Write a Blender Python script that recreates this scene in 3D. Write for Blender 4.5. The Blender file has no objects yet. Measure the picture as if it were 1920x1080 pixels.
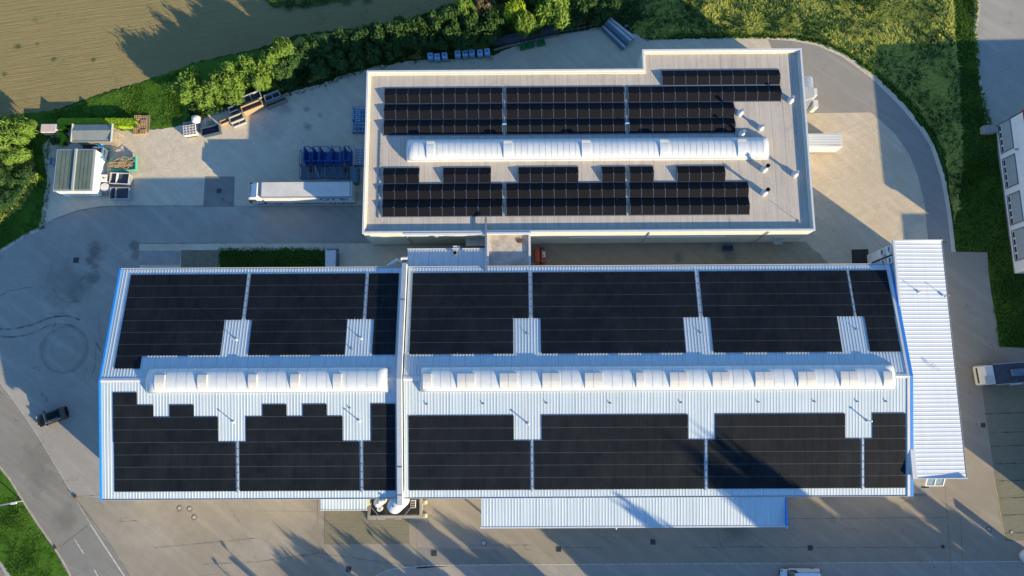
import bpy, math, random
from mathutils import Vector, Matrix
from mathutils.geometry import tessellate_polygon
random.seed(7)
PI = math.pi
scene = bpy.context.scene
COL = scene.collection

# ------------------------------------------------------------ camera survey
F = 1333.; UN, VN = 966., 757.; CH = 106.
def _n(a):
    l = math.sqrt(sum(x*x for x in a)); return [x/l for x in a]
def _d(a, b): return sum(x*y for x, y in zip(a, b))
def _c(a, b): return [a[1]*b[2]-a[2]*b[1], a[2]*b[0]-a[0]*b[2], a[0]*b[1]-a[1]*b[0]]
CZ = [-x for x in _n([(UN-960)/F, -(VN-540)/F, -1.])]
_x0 = [1, .0055, 0]; _k = _d(_x0, CZ)
CX = _n([a-_k*b for a, b in zip(_x0, CZ)]); CY = _c(CZ, CX)
def P(u, v, h=0.):
    r = [(u-960)/F, -(v-540)/F, -1.]
    w = [_d(r, CX), _d(r, CY), _d(r, CZ)]
    t = (h-CH)/w[2]
    return (w[0]*t, w[1]*t)
cam_d = bpy.data.cameras.new('camera'); cam = bpy.data.objects.new('camera', cam_d); COL.objects.link(cam)
cam_d.sensor_width = 36; cam_d.lens = F/1920*36; cam_d.clip_end = 5000; cam_d.clip_start = 1
m = Matrix((CX, CY, CZ)).to_4x4(); m.translation = Vector((0, 0, CH)); cam.matrix_world = m
scene.camera = cam

# ------------------------------------------------------------ light
TAN = .30; ELEV = math.atan(TAN); SX, SY = .781, -.625
world = bpy.data.worlds.new('World'); scene.world = world; world.use_nodes = True
nt = world.node_tree; nt.nodes.clear()
sky = nt.nodes.new('ShaderNodeTexSky'); sky.sky_type = 'NISHITA'; sky.sun_disc = False
sky.sun_elevation = ELEV; sky.sun_rotation = math.atan2(SX, SY); sky.air_density = 1.0; sky.dust_density = 0.; sky.ozone_density = 5.
bg = nt.nodes.new('ShaderNodeBackground'); bg.inputs[1].default_value = .15
ow = nt.nodes.new('ShaderNodeOutputWorld'); nt.links.new(sky.outputs[0], bg.inputs[0]); nt.links.new(bg.outputs[0], ow.inputs[0])
sd = bpy.data.lights.new('sun', 'SUN'); sd.energy = 5.0; sd.angle = math.radians(.5); sd.color = (1, .80, .50)
sun = bpy.data.objects.new('sun', sd); COL.objects.link(sun)
ce = math.cos(ELEV)
sun.rotation_euler = Vector((SX*ce, SY*ce, math.sin(ELEV))).to_track_quat('Z', 'Y').to_euler(); sun.location = (60, -50, 60)
scene.view_settings.view_transform = 'Standard'; scene.view_settings.look = 'None'; scene.view_settings.exposure = 1.0; scene.view_settings.gamma = 1

# ------------------------------------------------------------ materials
def _lin(c): return tuple(c)+(1,) if len(c) == 3 else c
class MatB:
    def __init__(s, name, rough=.8, metal=0., spec=.3):
        s.m = bpy.data.materials.new(name); s.m.use_nodes = True; s.t = s.m.node_tree
        s.b = s.t.nodes['Principled BSDF']; s.b.inputs['Roughness'].default_value = rough; s.b.inputs['Metallic'].default_value = metal
        s.b.inputs['Specular IOR Level'].default_value = spec
        s.co = s.t.nodes.new('ShaderNodeTexCoord')
    def n(s, k): return s.t.nodes.new(k)
    def l(s, a, b): s.t.links.new(a, b)
    def mapped(s, scale=(1, 1, 1), rot=0.):
        mr = s.n('ShaderNodeMapping'); mr.inputs['Rotation'].default_value = (0, 0, rot); s.l(s.co.outputs['Object'], mr.inputs[0])
        mp = s.n('ShaderNodeMapping'); mp.inputs['Scale'].default_value = scale; s.l(mr.outputs[0], mp.inputs[0]); return mp.outputs[0]
    def noise(s, sc, det=4., rough=.6, vec=None, lo=.35, hi=.65):
        n = s.n('ShaderNodeTexNoise'); n.inputs['Scale'].default_value = sc; n.inputs['Detail'].default_value = det; n.inputs['Roughness'].default_value = rough
        s.l(vec or s.co.outputs['Object'], n.inputs['Vector'])
        r = s.n('ShaderNodeMapRange'); r.inputs[1].default_value = lo; r.inputs[2].default_value = hi; s.l(n.outputs[0], r.inputs[0]); return r.outputs[0]
    def mix(s, fac, a, b, mode='MIX'):
        x = s.n('ShaderNodeMix'); x.data_type = 'RGBA'; x.blend_type = mode
        if isinstance(fac, (int, float)): x.inputs[0].default_value = fac
        else: s.l(fac, x.inputs[0])
        for i, c in ((6, a), (7, b)):
            if isinstance(c, (tuple, list)): x.inputs[i].default_value = _lin(c)
            else: s.l(c, x.inputs[i])
        return x.outputs[2]
    def math(s, op, a, b=0.):
        x = s.n('ShaderNodeMath'); x.operation = op
        for i, c in ((0, a), (1, b)):
            if isinstance(c, (int, float)): x.inputs[i].default_value = c
            else: s.l(c, x.inputs[i])
        return x.outputs[0]
    def col(s, c):
        if isinstance(c, (tuple, list)): s.b.inputs['Base Color'].default_value = _lin(c)
        else: s.l(c, s.b.inputs['Base Color'])
        return s
    def bump(s, h, strength=.3, dist=.05):
        x = s.n('ShaderNodeBump'); x.inputs['Strength'].default_value = strength; x.inputs['Distance'].default_value = dist
        s.l(h, x.inputs['Height']); s.l(x.outputs[0], s.b.inputs['Normal']); return s
    def blob(s, x, y, r, soft=.5, ring=None, ns=.6, amp=.5, vec=None):
        """fac=1 inside a noisy disc (or on a ring) round world point x,y"""
        sb = s.n('ShaderNodeVectorMath'); sb.operation = 'DISTANCE'; sb.inputs[1].default_value = (x, y, 0)
        s.l(vec or s.co.outputs['Object'], sb.inputs[0])
        d = sb.outputs['Value']
        if ring: d = s.math('ABSOLUTE', s.math('SUBTRACT', d, ring))
        d = s.math('ADD', d, s.math('MULTIPLY', s.math('SUBTRACT', s.noise(ns, 4, .65, lo=0, hi=1), .5), amp*r*4))
        q = s.n('ShaderNodeMapRange'); q.inputs[1].default_value = r; q.inputs[2].default_value = r*(1-soft); s.l(d, q.inputs[0]); return q.outputs[0]
MATS = {}
def simple(name, c, c2=None, sc=1.5, rough=.7, metal=0., spec=.3, bump=0., bsc=8., lo=.35, hi=.65, stretch=None):
    if name in MATS: return MATS[name]
    b = MatB(name, rough, metal, spec)
    vec = b.mapped(stretch) if stretch else None
    b.col(b.mix(b.noise(sc, 5, .65, vec, lo, hi), c, c2) if c2 else c)
    if bump: b.bump(b.noise(bsc, 3, .6, vec, .2, .8), bump, .05)
    MATS[name] = b.m; return b.m

def m_asphalt(name, c1, c2, stains=True):
    b = MatB(name, .9, 0, .2)
    big = b.noise(.06, 5, .6, None, .3, .7); mid = b.noise(.5, 6, .7, None, .3, .7); fine = b.noise(9, 3, .7, None, .25, .75)
    c = b.mix(big, c1, c2)
    c = b.mix(b.math('MULTIPLY', mid, .35), c, tuple(x*.72 for x in c1))
    c = b.mix(b.math('MULTIPLY', fine, .32), c, tuple(min(1, x*1.45) for x in c2))
    vo = b.n('ShaderNodeTexVoronoi'); vo.feature = 'DISTANCE_TO_EDGE'; vo.inputs['Scale'].default_value = .13
    ds = b.n('ShaderNodeVectorMath'); ds.operation = 'ADD'; nn = b.n('ShaderNodeTexNoise'); nn.inputs['Scale'].default_value = .6; nn.inputs['Detail'].default_value = 5; b.l(b.co.outputs['Object'], nn.inputs['Vector'])
    sc_ = b.n('ShaderNodeVectorMath'); sc_.operation = 'SCALE'; sc_.inputs['Scale'].default_value = 2.2; b.l(nn.outputs['Color'], sc_.inputs[0]); b.l(b.co.outputs['Object'], ds.inputs[0]); b.l(sc_.outputs[0], ds.inputs[1]); b.l(ds.outputs[0], vo.inputs['Vector'])
    ck = b.math('MULTIPLY', b.math('LESS_THAN', vo.outputs['Distance'], .007), b.noise(.2, 3, .6, None, .5, .6)); c = b.mix(b.math('MULTIPLY', ck, .45), c, tuple(x*.4 for x in c1))
    sw = b.noise(.35, 6, .6, b.mapped((.25, 2.2, 1), .62), .48, .75)
    c = b.mix(b.math('MULTIPLY', sw, .4), c, tuple(x*1.5 for x in c2))
    if stains:
        for (u, v, r, st) in ((180, 472, 1.7, .6), (172, 486, 1.0, .5), (250, 462, 1.1, .6), (253, 480, .9, .45), (178, 500, .8, .45), (172, 520, 1.5, .5),
                              (120, 530, 4.5, .3), (150, 545, 2.5, .3), (75, 905, 2.6, .25), (125, 975, 2.2, .3), (65, 860, 3., .2),
                              (560, 1080, 5, .15), (595, 1010, 2.5, .2), (1380, 995, 2, .35)):
            x, y = P(u, v); c = b.mix(b.math('MULTIPLY', b.blob(x, y, r, .6, None, .55, .5), st), c, tuple(q*.3 for q in c1))
        for (u, v, r, st) in ((425, 392, 3.2, .45), (470, 400, 3.5, .3), (380, 402, 3.5, .3), (300, 432, 6, .18), (120, 425, 4, .25), (205, 540, 3, .2), (215, 470, 3, .25), (290, 1000, 5, .2), (480, 1030, 5, .2), (700, 1035, 3, .2), (1350, 925, 4, .2)):
            x, y = P(u, v); c = b.mix(b.math('MULTIPLY', b.blob(x, y, r, .9, None, .5, .6), st), c, (.42, .40, .35))
        x, y = P(121, 655)
        for R, w, st in ((3.4, .4, .34), (2.9, .16, .14), (1.9, .3, .10), (5.6, .2, .08), (.35, .3, .10)):
            c = b.mix(b.math('MULTIPLY', b.blob(x, y, w, .8, R, .3, .7), st), c, tuple(q*.35 for q in c1))
    b.col(c); b.bump(fine, .35, .02); return b.m

def m_gravel(name, c1, c2, c3):
    b = MatB(name, .95, 0, .15)
    big = b.noise(.09, 5, .65, None, .35, .65); mid = b.noise(.9, 6, .7, None, .3, .7); fine = b.noise(7, 4, .75, None, .25, .75)
    c = b.mix(big, c1, c2); c = b.mix(b.math('MULTIPLY', mid, .4), c, c3)
    trk = b.noise(.5, 5, .6, b.mapped((.3, 2., 1), .75), .45, .8); c = b.mix(b.math('MULTIPLY', trk, .5), c, tuple(min(.8, x*1.22) for x in c2)); t2_ = b.noise(.9, 5, .7, b.mapped((.12, 1.6, 1), -.35), .52, .70); c = b.mix(b.math('MULTIPLY', t2_, .28), c, tuple(x*.72 for x in c1))
    for (u, v, r, st) in ((535, 205, 1.4, .35), (575, 205, .7, .55), (577, 237, .9, .55), (600, 215, .5, .5), (515, 245, 2.5, .2), (640, 330, 3, .4), (1040, 485, 1.5, .3), (1270, 483, 1.2, .6), (1370, 480, 1.5, .5), (1325, 460, 1.0, .4)):
        x, y = P(u, v); c = b.mix(b.math('MULTIPLY', b.blob(x, y, r, .7), st), c, (.10, .13, .12))
    spk = b.noise(2.2, 5, .8, None, .62, .74); c = b.mix(b.math('MULTIPLY', spk, .65), c, tuple(q*.45 for q in c3))
    b.col(c); b.bump(b.math('ADD', fine, mid), .7, .05); return b.m

def m_grass(name, c1, c2, c3, sc=1.4, bump=1., bd=.15):
    b = MatB(name, .95, 0, .1)
    n1 = b.noise(.25, 4, .6, None, .35, .65); n2 = b.noise(sc, 6, .75, None, .3, .7); n3 = b.noise(6, 4, .8, None, .3, .7)
    c = b.mix(n1, c1, c2); c = b.mix(b.math('MULTIPLY', n2, .6), c, c3); c = b.mix(b.math('MULTIPLY', n3, .4), c, tuple(q*.55 for q in c1))
    b.col(c); b.bump(b.math('ADD', n2, b.math('MULTIPLY', n3, .7)), bump, bd); return b.m

def m_field():
    b = MatB('stubble', .95, 0, .1)
    v = b.mapped((.05, 1.9, 1), -.15)
    rows = b.noise(2.2, 3, .6, v, .3, .7); n1 = b.noise(.12, 4, .6, None, .35, .65); n3 = b.noise(5, 4, .8, None, .3, .7)
    c = b.mix(n1, (.31, .245, .11), (.265, .21, .10)); c = b.mix(b.math('MULTIPLY', rows, .7), c, (.17, .16, .065))
    c = b.mix(b.math('MULTIPLY', n3, .6), c, (.40, .34, .17))
    g = b.noise(.28, 5, .7, None, .60, .72); c = b.mix(b.math('MULTIPLY', g, .5), c, (.06, .12, .03))
    x, y = P(560, 5)
    for (u, w, r) in ((540, 8, 1.5), (575, 5, 1.5), (610, 2, 1.2), (650, 5, 1.0), (690, 0, 1.2), (33, 88, .7), (100, 110, .6), (175, 112, .5), (8, 138, .8), (70, 82, .5)):
        x, y = P(u, w); c = b.mix(b.math('MULTIPLY', b.blob(x, y, r, .7), .7), c, (.035, .08, .02))
    b.col(c); b.bump(b.math('ADD', rows, n3), 1., .12); return b.m

def m_pavers(name, c1, c2, sx=.4, sy=.2, rot=0.):
    b = MatB(name, .9, 0, .2)
    br = b.n('ShaderNodeTexBrick'); br.inputs['Scale'].default_value = 1; br.inputs['Brick Width'].default_value = sx; br.inputs['Row Height'].default_value = sy
    br.inputs['Mortar Size'].default_value = .018; br.inputs['Color1'].default_value = _lin(c1); br.inputs['Color2'].default_value = _lin(c2); br.inputs['Mortar'].default_value = _lin(tuple(q*.45 for q in c1))
    b.l(b.mapped((1, 1, 1), rot), br.inputs['Vector'])
    c = b.mix(b.math('MULTIPLY', b.noise(.5, 5, .7), .4), br.outputs[0], (.13, .14, .08)); b.col(c); return b.m

def m_foliage(name, c1, c2, c3):
    b = MatB(name, .6, 0, .25)
    oi = b.n('ShaderNodeObjectInfo')
    n = b.noise(2.6, 4, .7, None, .3, .7); n2 = b.noise(16., 2, .5, None, .3, .7)
    c = b.mix(n, c1, c2); c = b.mix(b.math('MULTIPLY', n2, .6), c, c3); c = b.mix(b.math('MULTIPLY', oi.outputs['Random'], .35), c, c1)
    b.col(c)
    tr = b.n('ShaderNodeBsdfTranslucent'); b.l(c, tr.inputs[0]); mx = b.n('ShaderNodeMixShader'); mx.inputs[0].default_value = .3
    out = b.t.nodes['Material Output']; b.l(b.b.outputs[0], mx.inputs[1]); b.l(tr.outputs[0], mx.inputs[2]); b.l(mx.outputs[0], out.inputs[0]); return b.m

def m_faded(name, c, keep=.5, sc=1.2):
    b = MatB(name, .9, 0, .1); b.col(c)
    tr = b.n('ShaderNodeBsdfTransparent'); mx = b.n('ShaderNodeMixShader'); out = b.t.nodes['Material Output']
    f = b.noise(sc, 6, .75, None, keep-.2, keep+.2); b.l(f, mx.inputs[0]); b.l(b.b.outputs[0], mx.inputs[1]); b.l(tr.outputs[0], mx.inputs[2]); b.l(mx.outputs[0], out.inputs[0]); return b.m

def m_metalroof(name, c1, c2, rough=.38, metal=.35, lap=True):
    b = MatB(name, rough, metal, .4)
    st = b.noise(.5, 5, .6, b.mapped((2.4, .12, 1)), .3, .7); n2 = b.noise(.15, 4, .6, None, .3, .7)
    c = b.mix(st, c1, c2); c = b.mix(b.math('MULTIPLY', n2, .3), c, tuple(q*.8 for q in c1))
    # rain streaks and a faint sheet lap now and then, and dust in irregular patches
    stk = b.noise(1., 6, .75, b.mapped((3.2, .10, 1)), .56, .72); c = b.mix(b.math('MULTIPLY', stk, .28), c, (.30, .30, .27))
    sx = b.n('ShaderNodeSeparateXYZ'); b.l(b.co.outputs['Object'], sx.inputs[0])
    if lap:
      wob = b.math('FRACT', b.math('MULTIPLY', b.math('ADD', sx.outputs[0], 200.), 1/2.1)); c = b.mix(b.math('MULTIPLY', b.math('LESS_THAN', wob, .05), .38), c, tuple(q*.5 for q in c1))
    b.col(c); return b.m

def m_deck():
    b = MatB('roof_membrane', .9, 0, .15)
    st = b.noise(1., 5, .65, b.mapped((1.6, .09, 1)), .35, .65); n2 = b.noise(.25, 5, .7, None, .35, .65); fine = b.noise(5, 4, .7)
    c = b.mix(st, (.53, .475, .40), (.40, .36, .305)); c = b.mix(b.math('MULTIPLY', n2, .5), c, (.55, .50, .42)); c = b.mix(b.math('MULTIPLY', fine, .22), c, (.22, .2, .18))
    pond = b.noise(.35, 5, .7, None, .58, .66); c = b.mix(b.math('MULTIPLY', pond, .35), c, (.27, .25, .22)); ring = b.noise(.8, 6, .8, b.mapped((1.4, .25, 1)), .60, .70); c = b.mix(b.math('MULTIPLY', ring, .35), c, (.24, .22, .2))
    # welded seams every 1.05 m, running north-south
    sx = b.n('ShaderNodeSeparateXYZ'); b.l(b.co.outputs['Object'], sx.inputs[0])
    fr = b.math('FRACT', b.math('MULTIPLY', b.math('ADD', sx.outputs[0], 100.), 1/1.75)); sm = b.math('LESS_THAN', fr, .045)
    c = b.mix(b.math('MULTIPLY', sm, .45), c, (.17, .16, .15))
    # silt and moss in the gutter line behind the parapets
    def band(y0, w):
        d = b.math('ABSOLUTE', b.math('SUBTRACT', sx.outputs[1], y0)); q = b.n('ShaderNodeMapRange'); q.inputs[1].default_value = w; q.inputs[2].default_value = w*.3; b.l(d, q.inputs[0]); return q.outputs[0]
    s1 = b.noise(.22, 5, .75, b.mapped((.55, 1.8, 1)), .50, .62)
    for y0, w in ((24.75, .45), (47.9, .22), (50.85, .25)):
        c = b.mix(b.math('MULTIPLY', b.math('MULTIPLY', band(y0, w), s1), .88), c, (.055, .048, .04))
    b.col(c); return b.m

def m_pv(name, c, c2, rough, spec):
    b = MatB(name, rough, 0, spec); sx = b.n('ShaderNodeSeparateXYZ'); b.l(b.co.outputs['Object'], sx.inputs[0])
    n = b.noise(.5, 4, .6); fine = b.noise(7., 3, .7)
    cc = b.mix(n, c, c2); sn = b.n('ShaderNodeVectorMath'); sn.operation = 'SNAP'; sn.inputs[1].default_value = (1.13, 1.64, 50.); b.l(b.co.outputs['Object'], sn.inputs[0])
    wn = b.n('ShaderNodeTexWhiteNoise'); b.l(sn.outputs[0], wn.inputs['Vector']); cc = b.mix(b.math('MULTIPLY', wn.outputs['Value'], .45), cc, tuple(q*1.7 for q in c2))
    dust = b.noise(.18, 5, .7, None, .45, .75); cc = b.mix(b.math('MULTIPLY', dust, .18), cc, (.05, .052, .052)); cc = b.mix(b.math('MULTIPLY', fine, .25), cc, tuple(q*1.8 for q in c2)); b.col(cc); return b.m

M = dict(
    grass=m_grass('lawn', (.065, .16, .016), (.10, .21, .022), (.045, .11, .012), 1.6, .7, .10),
    grassdark=m_grass('verge_grass', (.030, .075, .014), (.045, .10, .018), (.018, .045, .010), 1.6, .9, .12),
    meadow=m_grass('meadow_soil', (.26, .28, .055), (.34, .32, .09), (.15, .19, .04), .9, .7, .15),
    asphalt=m_asphalt('asphalt', (.265, .25, .215), (.315, .298, .26)),
    yard=m_asphalt('yard_asphalt', (.235, .21, .165), (.285, .255, .20)),
    road=m_asphalt('road_asphalt', (.185, .18, .155), (.23, .22, .185)),
    darkasph=m_asphalt('patch_asphalt', (.18, .175, .155), (.215, .21, .185), False),
    ring=m_asphalt('ring_asphalt', (.23, .215, .185), (.27, .25, .215), False),
    gravel=m_gravel('gravel', (.52, .455, .345), (.60, .53, .405), (.43, .37, .275)),
    sand=m_gravel('sandy_gravel', (.50, .42, .30), (.59, .50, .365), (.42, .35, .25)),
    dirt=m_gravel('mossy_dirt', (.31, .265, .18), (.36, .31, .21), (.21, .18, .11)),
    field=m_field(),
    concrete=simple('concrete', (.33, .32, .29), (.25, .24, .22), .6, .9, bump=.2),
    kerb=simple('kerb_stone', (.42, .39, .33), (.30, .28, .24), 1.5, .9, bump=.3),
    pavers=m_pavers('yard_pavers', (.26, .23, .165), (.22, .20, .14)),
    parkpave=m_pavers('parking_pavers', (.20, .20, .15), (.235, .23, .175), .4, .2, .1),
    line=m_faded('worn_line_paint', (.6, .58, .52), .62, 3.), yline=m_faded('worn_yellow_paint', (.55, .45, .12), .62, 3.),
    crack=m_faded('bitumen_joint', (.06, .056, .05), .44, 1.2), seam=m_faded('light_seam', (.36, .33, .27), .55, 1.5),
    tyre=m_faded('tyre_rubber_mark', (.06, .055, .05), .40, .8),
    roof=m_metalroof('profiled_sheet', (.44, .525, .57), (.52, .60, .64), .5, .12),
    roofw=m_metalroof('white_profiled_sheet', (.60, .64, .66), (.65, .69, .71), .5, .0, False),
    flash=simple('white_flashing', (.58, .59, .60), (.52, .53, .54), 2., .5, .0),
    blue=simple('blue_flashing', (.02, .22, .62), (.03, .26, .68), 2., .5),
    barrel=simple('polycarbonate_white', (.62, .65, .65), (.53, .57, .58), .8, .35, 0, .5),
    hood=simple('vent_hood_cream', (.57, .57, .54), (.51, .51, .48), 1., .45),
    deck=m_deck(), wallc=simple('cream_cladding', (.60, .61, .50), (.54, .55, .45), .6, .6),
    wallg=simple('grey_green_cladding', (.34, .37, .33), (.29, .32, .29), .6, .6), wallw=simple('white_render', (.78, .77, .74), (.70, .69, .66), .8, .8),
    pvn=m_pv('solar_glass', (.006, .0080, .0110), (.008, .0105, .0135), .55, .06), pvs=m_pv('solar_glass_tent', (.0062, .0066, .0090), (.0085, .0085, .0105), .55, .06),
    rail=simple('aluminium_rail', (.16, .20, .25), None, rough=.5, metal=.3), railp=simple('dark_rail', (.07, .085, .10), None, rough=.6), alu=simple('galvanised_steel', (.55, .57, .58), (.42, .44, .45), 3., .4, .6),
    steeld=simple('dark_steel', (.06, .065, .07), (.10, .10, .10), 3., .5, .4), black=simple('black_paint', (.006, .006, .008), None, rough=.3, spec=.2),
    tyreb=simple('tyre_black', (.02, .02, .02), None, rough=.9), glass=simple('dark_glass', (.03, .045, .05), None, rough=.08, spec=.8),
    rubber=simple('black_rubber', (.025, .025, .025), None, rough=.8), white=simple('white_paint', (.62, .63, .62), (.56, .57, .56), 1.2, .45),
    tarpw=simple('trailer_tarp', (.60, .58, .53), (.52, .505, .465), .7, .6, bump=.1, bsc=2.), gold=simple('aged_wood', (.42, .30, .17), (.32, .23, .14), 2., .8, stretch=(1, 6, 1)),
    wood=simple('pallet_wood', (.48, .33, .17), (.36, .25, .14), 3., .85), woodg=simple('weathered_wood', (.27, .23, .18), (.19, .17, .14), 3., .85),
    steelb=simple('blue_steel', (.025, .09, .32), (.02, .07, .24), 2., .5, .1), steellb=simple('light_blue_steel', (.16, .36, .60), (.12, .28, .48), 3., .5, .2),
    steelg=simple('blue_grey_steel', (.12, .19, .26), (.09, .13, .18), 3., .55, .3), totes=simple('pale_blue_plastic', (.30, .58, .88), (.25, .50, .80), 2., .4),
    red=simple('faded_red_paint', (.50, .10, .055), (.40, .08, .05), 3., .6), green=simple('green_plastic', (.03, .20, .05), (.02, .15, .04), 2., .5),
    teal=simple('teal_paint', (.06, .38, .28), None, rough=.6), tarp=simple('navy_tarp', (.035, .04, .055), (.06, .065, .08), 2.5, .5, bump=1., bsc=3.),
    felt=simple('green_roofing_felt', (.13, .175, .14), (.10, .14, .11), .8, .85, bump=.2), feltg=simple('grey_roofing_sheet', (.24, .27, .25), (.19, .215, .20), .7, .7),
    brown=simple('rust', (.12, .065, .04), (.08, .045, .03), 4., .9), pink=simple('faded_pink_cover', (.52, .42, .38), (.60, .50, .46), 1., .7),
    navy=simple('navy_letter', (.008, .02, .09), None, rough=.5), skyb=simple('blue_letter', (.02, .18, .60), None, rough=.5), yellow=simple('yellow_paint', (.52, .46, .26), (.45, .4, .22), 3., .7),
    bark=simple('bark', (.10, .075, .05), (.06, .05, .035), 5., .95), redtrim=simple('red_trim', (.45, .03, .04), None, rough=.5),
    shut=simple('grey_blind', (.30, .33, .34), (.34, .37, .38), 2., .6), lamp=simple('red_lamp', (.5, .02, .02), None, rough=.3), headl=simple('lamp_glass', (.25, .27, .27), None, rough=.15, spec=.8),
    leafA=m_foliage('leaves_bright', (.13, .25, .035), (.25, .35, .06), (.055, .12, .02)), leafB=m_foliage('leaves_dark_shaded', (.048, .115, .028), (.078, .155, .036), (.026, .065, .018)),  # the dark leaf colour also carries the workshop's shade over the hedge
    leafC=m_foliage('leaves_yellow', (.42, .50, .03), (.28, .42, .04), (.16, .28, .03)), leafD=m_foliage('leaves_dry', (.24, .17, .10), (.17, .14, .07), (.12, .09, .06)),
    blade=m_foliage('grass_blades', (.46, .52, .10), (.66, .62, .18), (.34, .42, .07)), hedge=m_foliage('hedge_leaves', (.28, .46, .015), (.38, .56, .03), (.12, .24, .015)),
    bladeg=m_foliage('short_grass_blades', (.09, .20, .022), (.13, .25, .03), (.055, .13, .02)),
)

# ------------------------------------------------------------ mesh builder
class MB:
    def __init__(s): s.v = []; s.f = []; s.T = None; s.mi = []; s.cur = 0
    def add(s, vs, fs):
        o = len(s.v)
        if s.T is not None: vs = [tuple(s.T @ Vector(p)) for p in vs]
        s.v += vs; s.f += [tuple(i+o for i in f) for f in fs]; s.mi += [s.cur]*len(fs); return s
    def box(s, x0, x1, y0, y1, z0, z1):
        v = [(x, y, z) for z in (z0, z1) for x, y in ((x0, y0), (x1, y0), (x1, y1), (x0, y1))]
        return s.add(v, [(3, 2, 1, 0), (4, 5, 6, 7), (0, 1, 5, 4), (1, 2, 6, 5), (2, 3, 7, 6), (3, 0, 4, 7)])
    def bbox(s, x0, x1, y0, y1, z0, z1, c=.03):
        """box with chamfered vertical and top edges"""
        def ring(i, z): return [(x0+i, y0+c+i*0, z), (x0+c+i*0, y0+i, z), (x1-c, y0+i, z), (x1-i, y0+c, z), (x1-i, y1-c, z), (x1-c, y1-i, z), (x0+c, y1-i, z), (x0+i, y1-c, z)]
        a = ring(0, z0); b = ring(0, z1-c); d = ring(c*.8, z1)
        v = a+b+d; n = 8; f = [tuple(range(n-1, -1, -1)), tuple(range(2*n, 3*n))]
        for k in range(2):
            for i in range(n): j = (i+1) % n; f.append((k*n+i, k*n+j, (k+1)*n+j, (k+1)*n+i))
        return s.add(v, f)
    def prism(s, pts, z0, z1, top=True):
        n = len(pts); a = sum(pts[i][0]*pts[(i+1) % n][1]-pts[(i+1) % n][0]*pts[i][1] for i in range(n))
        if a < 0: pts = pts[::-1]
        v = [(x, y, z0) for x, y in pts]+[(x, y, z1) for x, y in pts]
        f = [(i, (i+1) % n, n+(i+1) % n, n+i) for i in range(n)]
        for t in tessellate_polygon([[Vector((x, y, 0)) for x, y in pts]]):
            f.append(tuple(n+i for i in _ccw(pts, t))); f.append(tuple(reversed(_ccw(pts, t))))
        return s.add(v, f)
    def cyl(s, x, y, z0, z1, r, n=16, r2=None, cap=True):
        r2 = r if r2 is None else r2
        v = [(x+r*math.cos(2*PI*i/n), y+r*math.sin(2*PI*i/n), z0) for i in range(n)]+[(x+r2*math.cos(2*PI*i/n), y+r2*math.sin(2*PI*i/n), z1) for i in range(n)]
        f = [(i, (i+1) % n, n+(i+1) % n, n+i) for i in range(n)]
        if cap: f += [tuple(range(n-1, -1, -1)), tuple(range(n, 2*n))]
        return s.add(v, f)
    def tube(s, a, b, r, n=8, r2=None):
        a = Vector(a); b = Vector(b); d = (b-a).normalized(); u = d.orthogonal().normalized(); w = d.cross(u); r2 = r if r2 is None else r2
        v = [tuple(a+(u*math.cos(2*PI*i/n)+w*math.sin(2*PI*i/n))*r) for i in range(n)]+[tuple(b+(u*math.cos(2*PI*i/n)+w*math.sin(2*PI*i/n))*r2) for i in range(n)]
        return s.add(v, [(i, (i+1) % n, n+(i+1) % n, n+i) for i in range(n)]+[tuple(range(n-1, -1, -1)), tuple(range(n, 2*n))])
    def bar(s, a, b, w, h):
        """square bar from a to b, w wide (sideways), h high"""
        a = Vector(a); b = Vector(b); d = (b-a).normalized(); up = Vector((0, 0, 1))
        if abs(d.z) > .99: up = Vector((1, 0, 0))
        sd_ = d.cross(up).normalized(); up = sd_.cross(d)
        v = [tuple(p+sd_*(i*w/2)+up*(j*h/2)) for p in (a, b) for i, j in ((-1, -1), (1, -1), (1, 1), (-1, 1))]
        return s.add(v, [(3, 2, 1, 0), (4, 5, 6, 7), (0, 1, 5, 4), (1, 2, 6, 5), (2, 3, 7, 6), (3, 0, 4, 7)])
    def loft(s, secs, cap=True):
        n = len(secs[0]); v = [p for sc in secs for p in sc]; f = []
        for k in range(len(secs)-1):
            for i in range(n): j = (i+1) % n; f.append((k*n+i, k*n+j, (k+1)*n+j, (k+1)*n+i))
        if cap: f += [tuple(range(n-1, -1, -1)), tuple((len(secs)-1)*n+i for i in range(n))]
        return s.add(v, f)
    def lathe(s, x, y, prof, n=24):
        v = [(x+r*math.cos(2*PI*i/n), y+r*math.sin(2*PI*i/n), z) for r, z in prof for i in range(n)]
        f = [(k*n+i, k*n+(i+1) % n, (k+1)*n+(i+1) % n, (k+1)*n+i) for k in range(len(prof)-1) for i in range(n)]
        f += [tuple(range(n-1, -1, -1)), tuple((len(prof)-1)*n+i for i in range(n))]
        return s.add(v, f)
    def build(s, name, mat, parent=None, smooth=False, world_=True, mats=None):
        me = bpy.data.meshes.new(name)
        vs = s.v
        if parent is not None and world_:
            W = _wm(parent).inverted(); vs = [tuple(W @ Vector(p)) for p in vs]
        me.from_pydata(vs, [], s.f); me.materials.append(mat)
        for x in (mats or []): me.materials.append(x)
        if mats: me.polygons.foreach_set('material_index', s.mi)
        if smooth: me.polygons.foreach_set('use_smooth', [True]*len(me.polygons))
        me.update()
        o = bpy.data.objects.new(name, me); COL.objects.link(o)
        if parent is not None: o.parent = parent
        return o
def _ccw(pts, t):
    a, b, c = (pts[i] for i in t)
    return t if (b[0]-a[0])*(c[1]-a[1])-(b[1]-a[1])*(c[0]-a[0]) > 0 else (t[0], t[2], t[1])
def _wm(o):
    mm = Matrix.LocRotScale(o.location, o.rotation_euler, o.scale)
    return _wm(o.parent) @ mm if o.parent else mm
def tag(o, label, cat, group=None):
    o['label'] = label; o['category'] = cat
    if group: o['group'] = group
    return o
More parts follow.
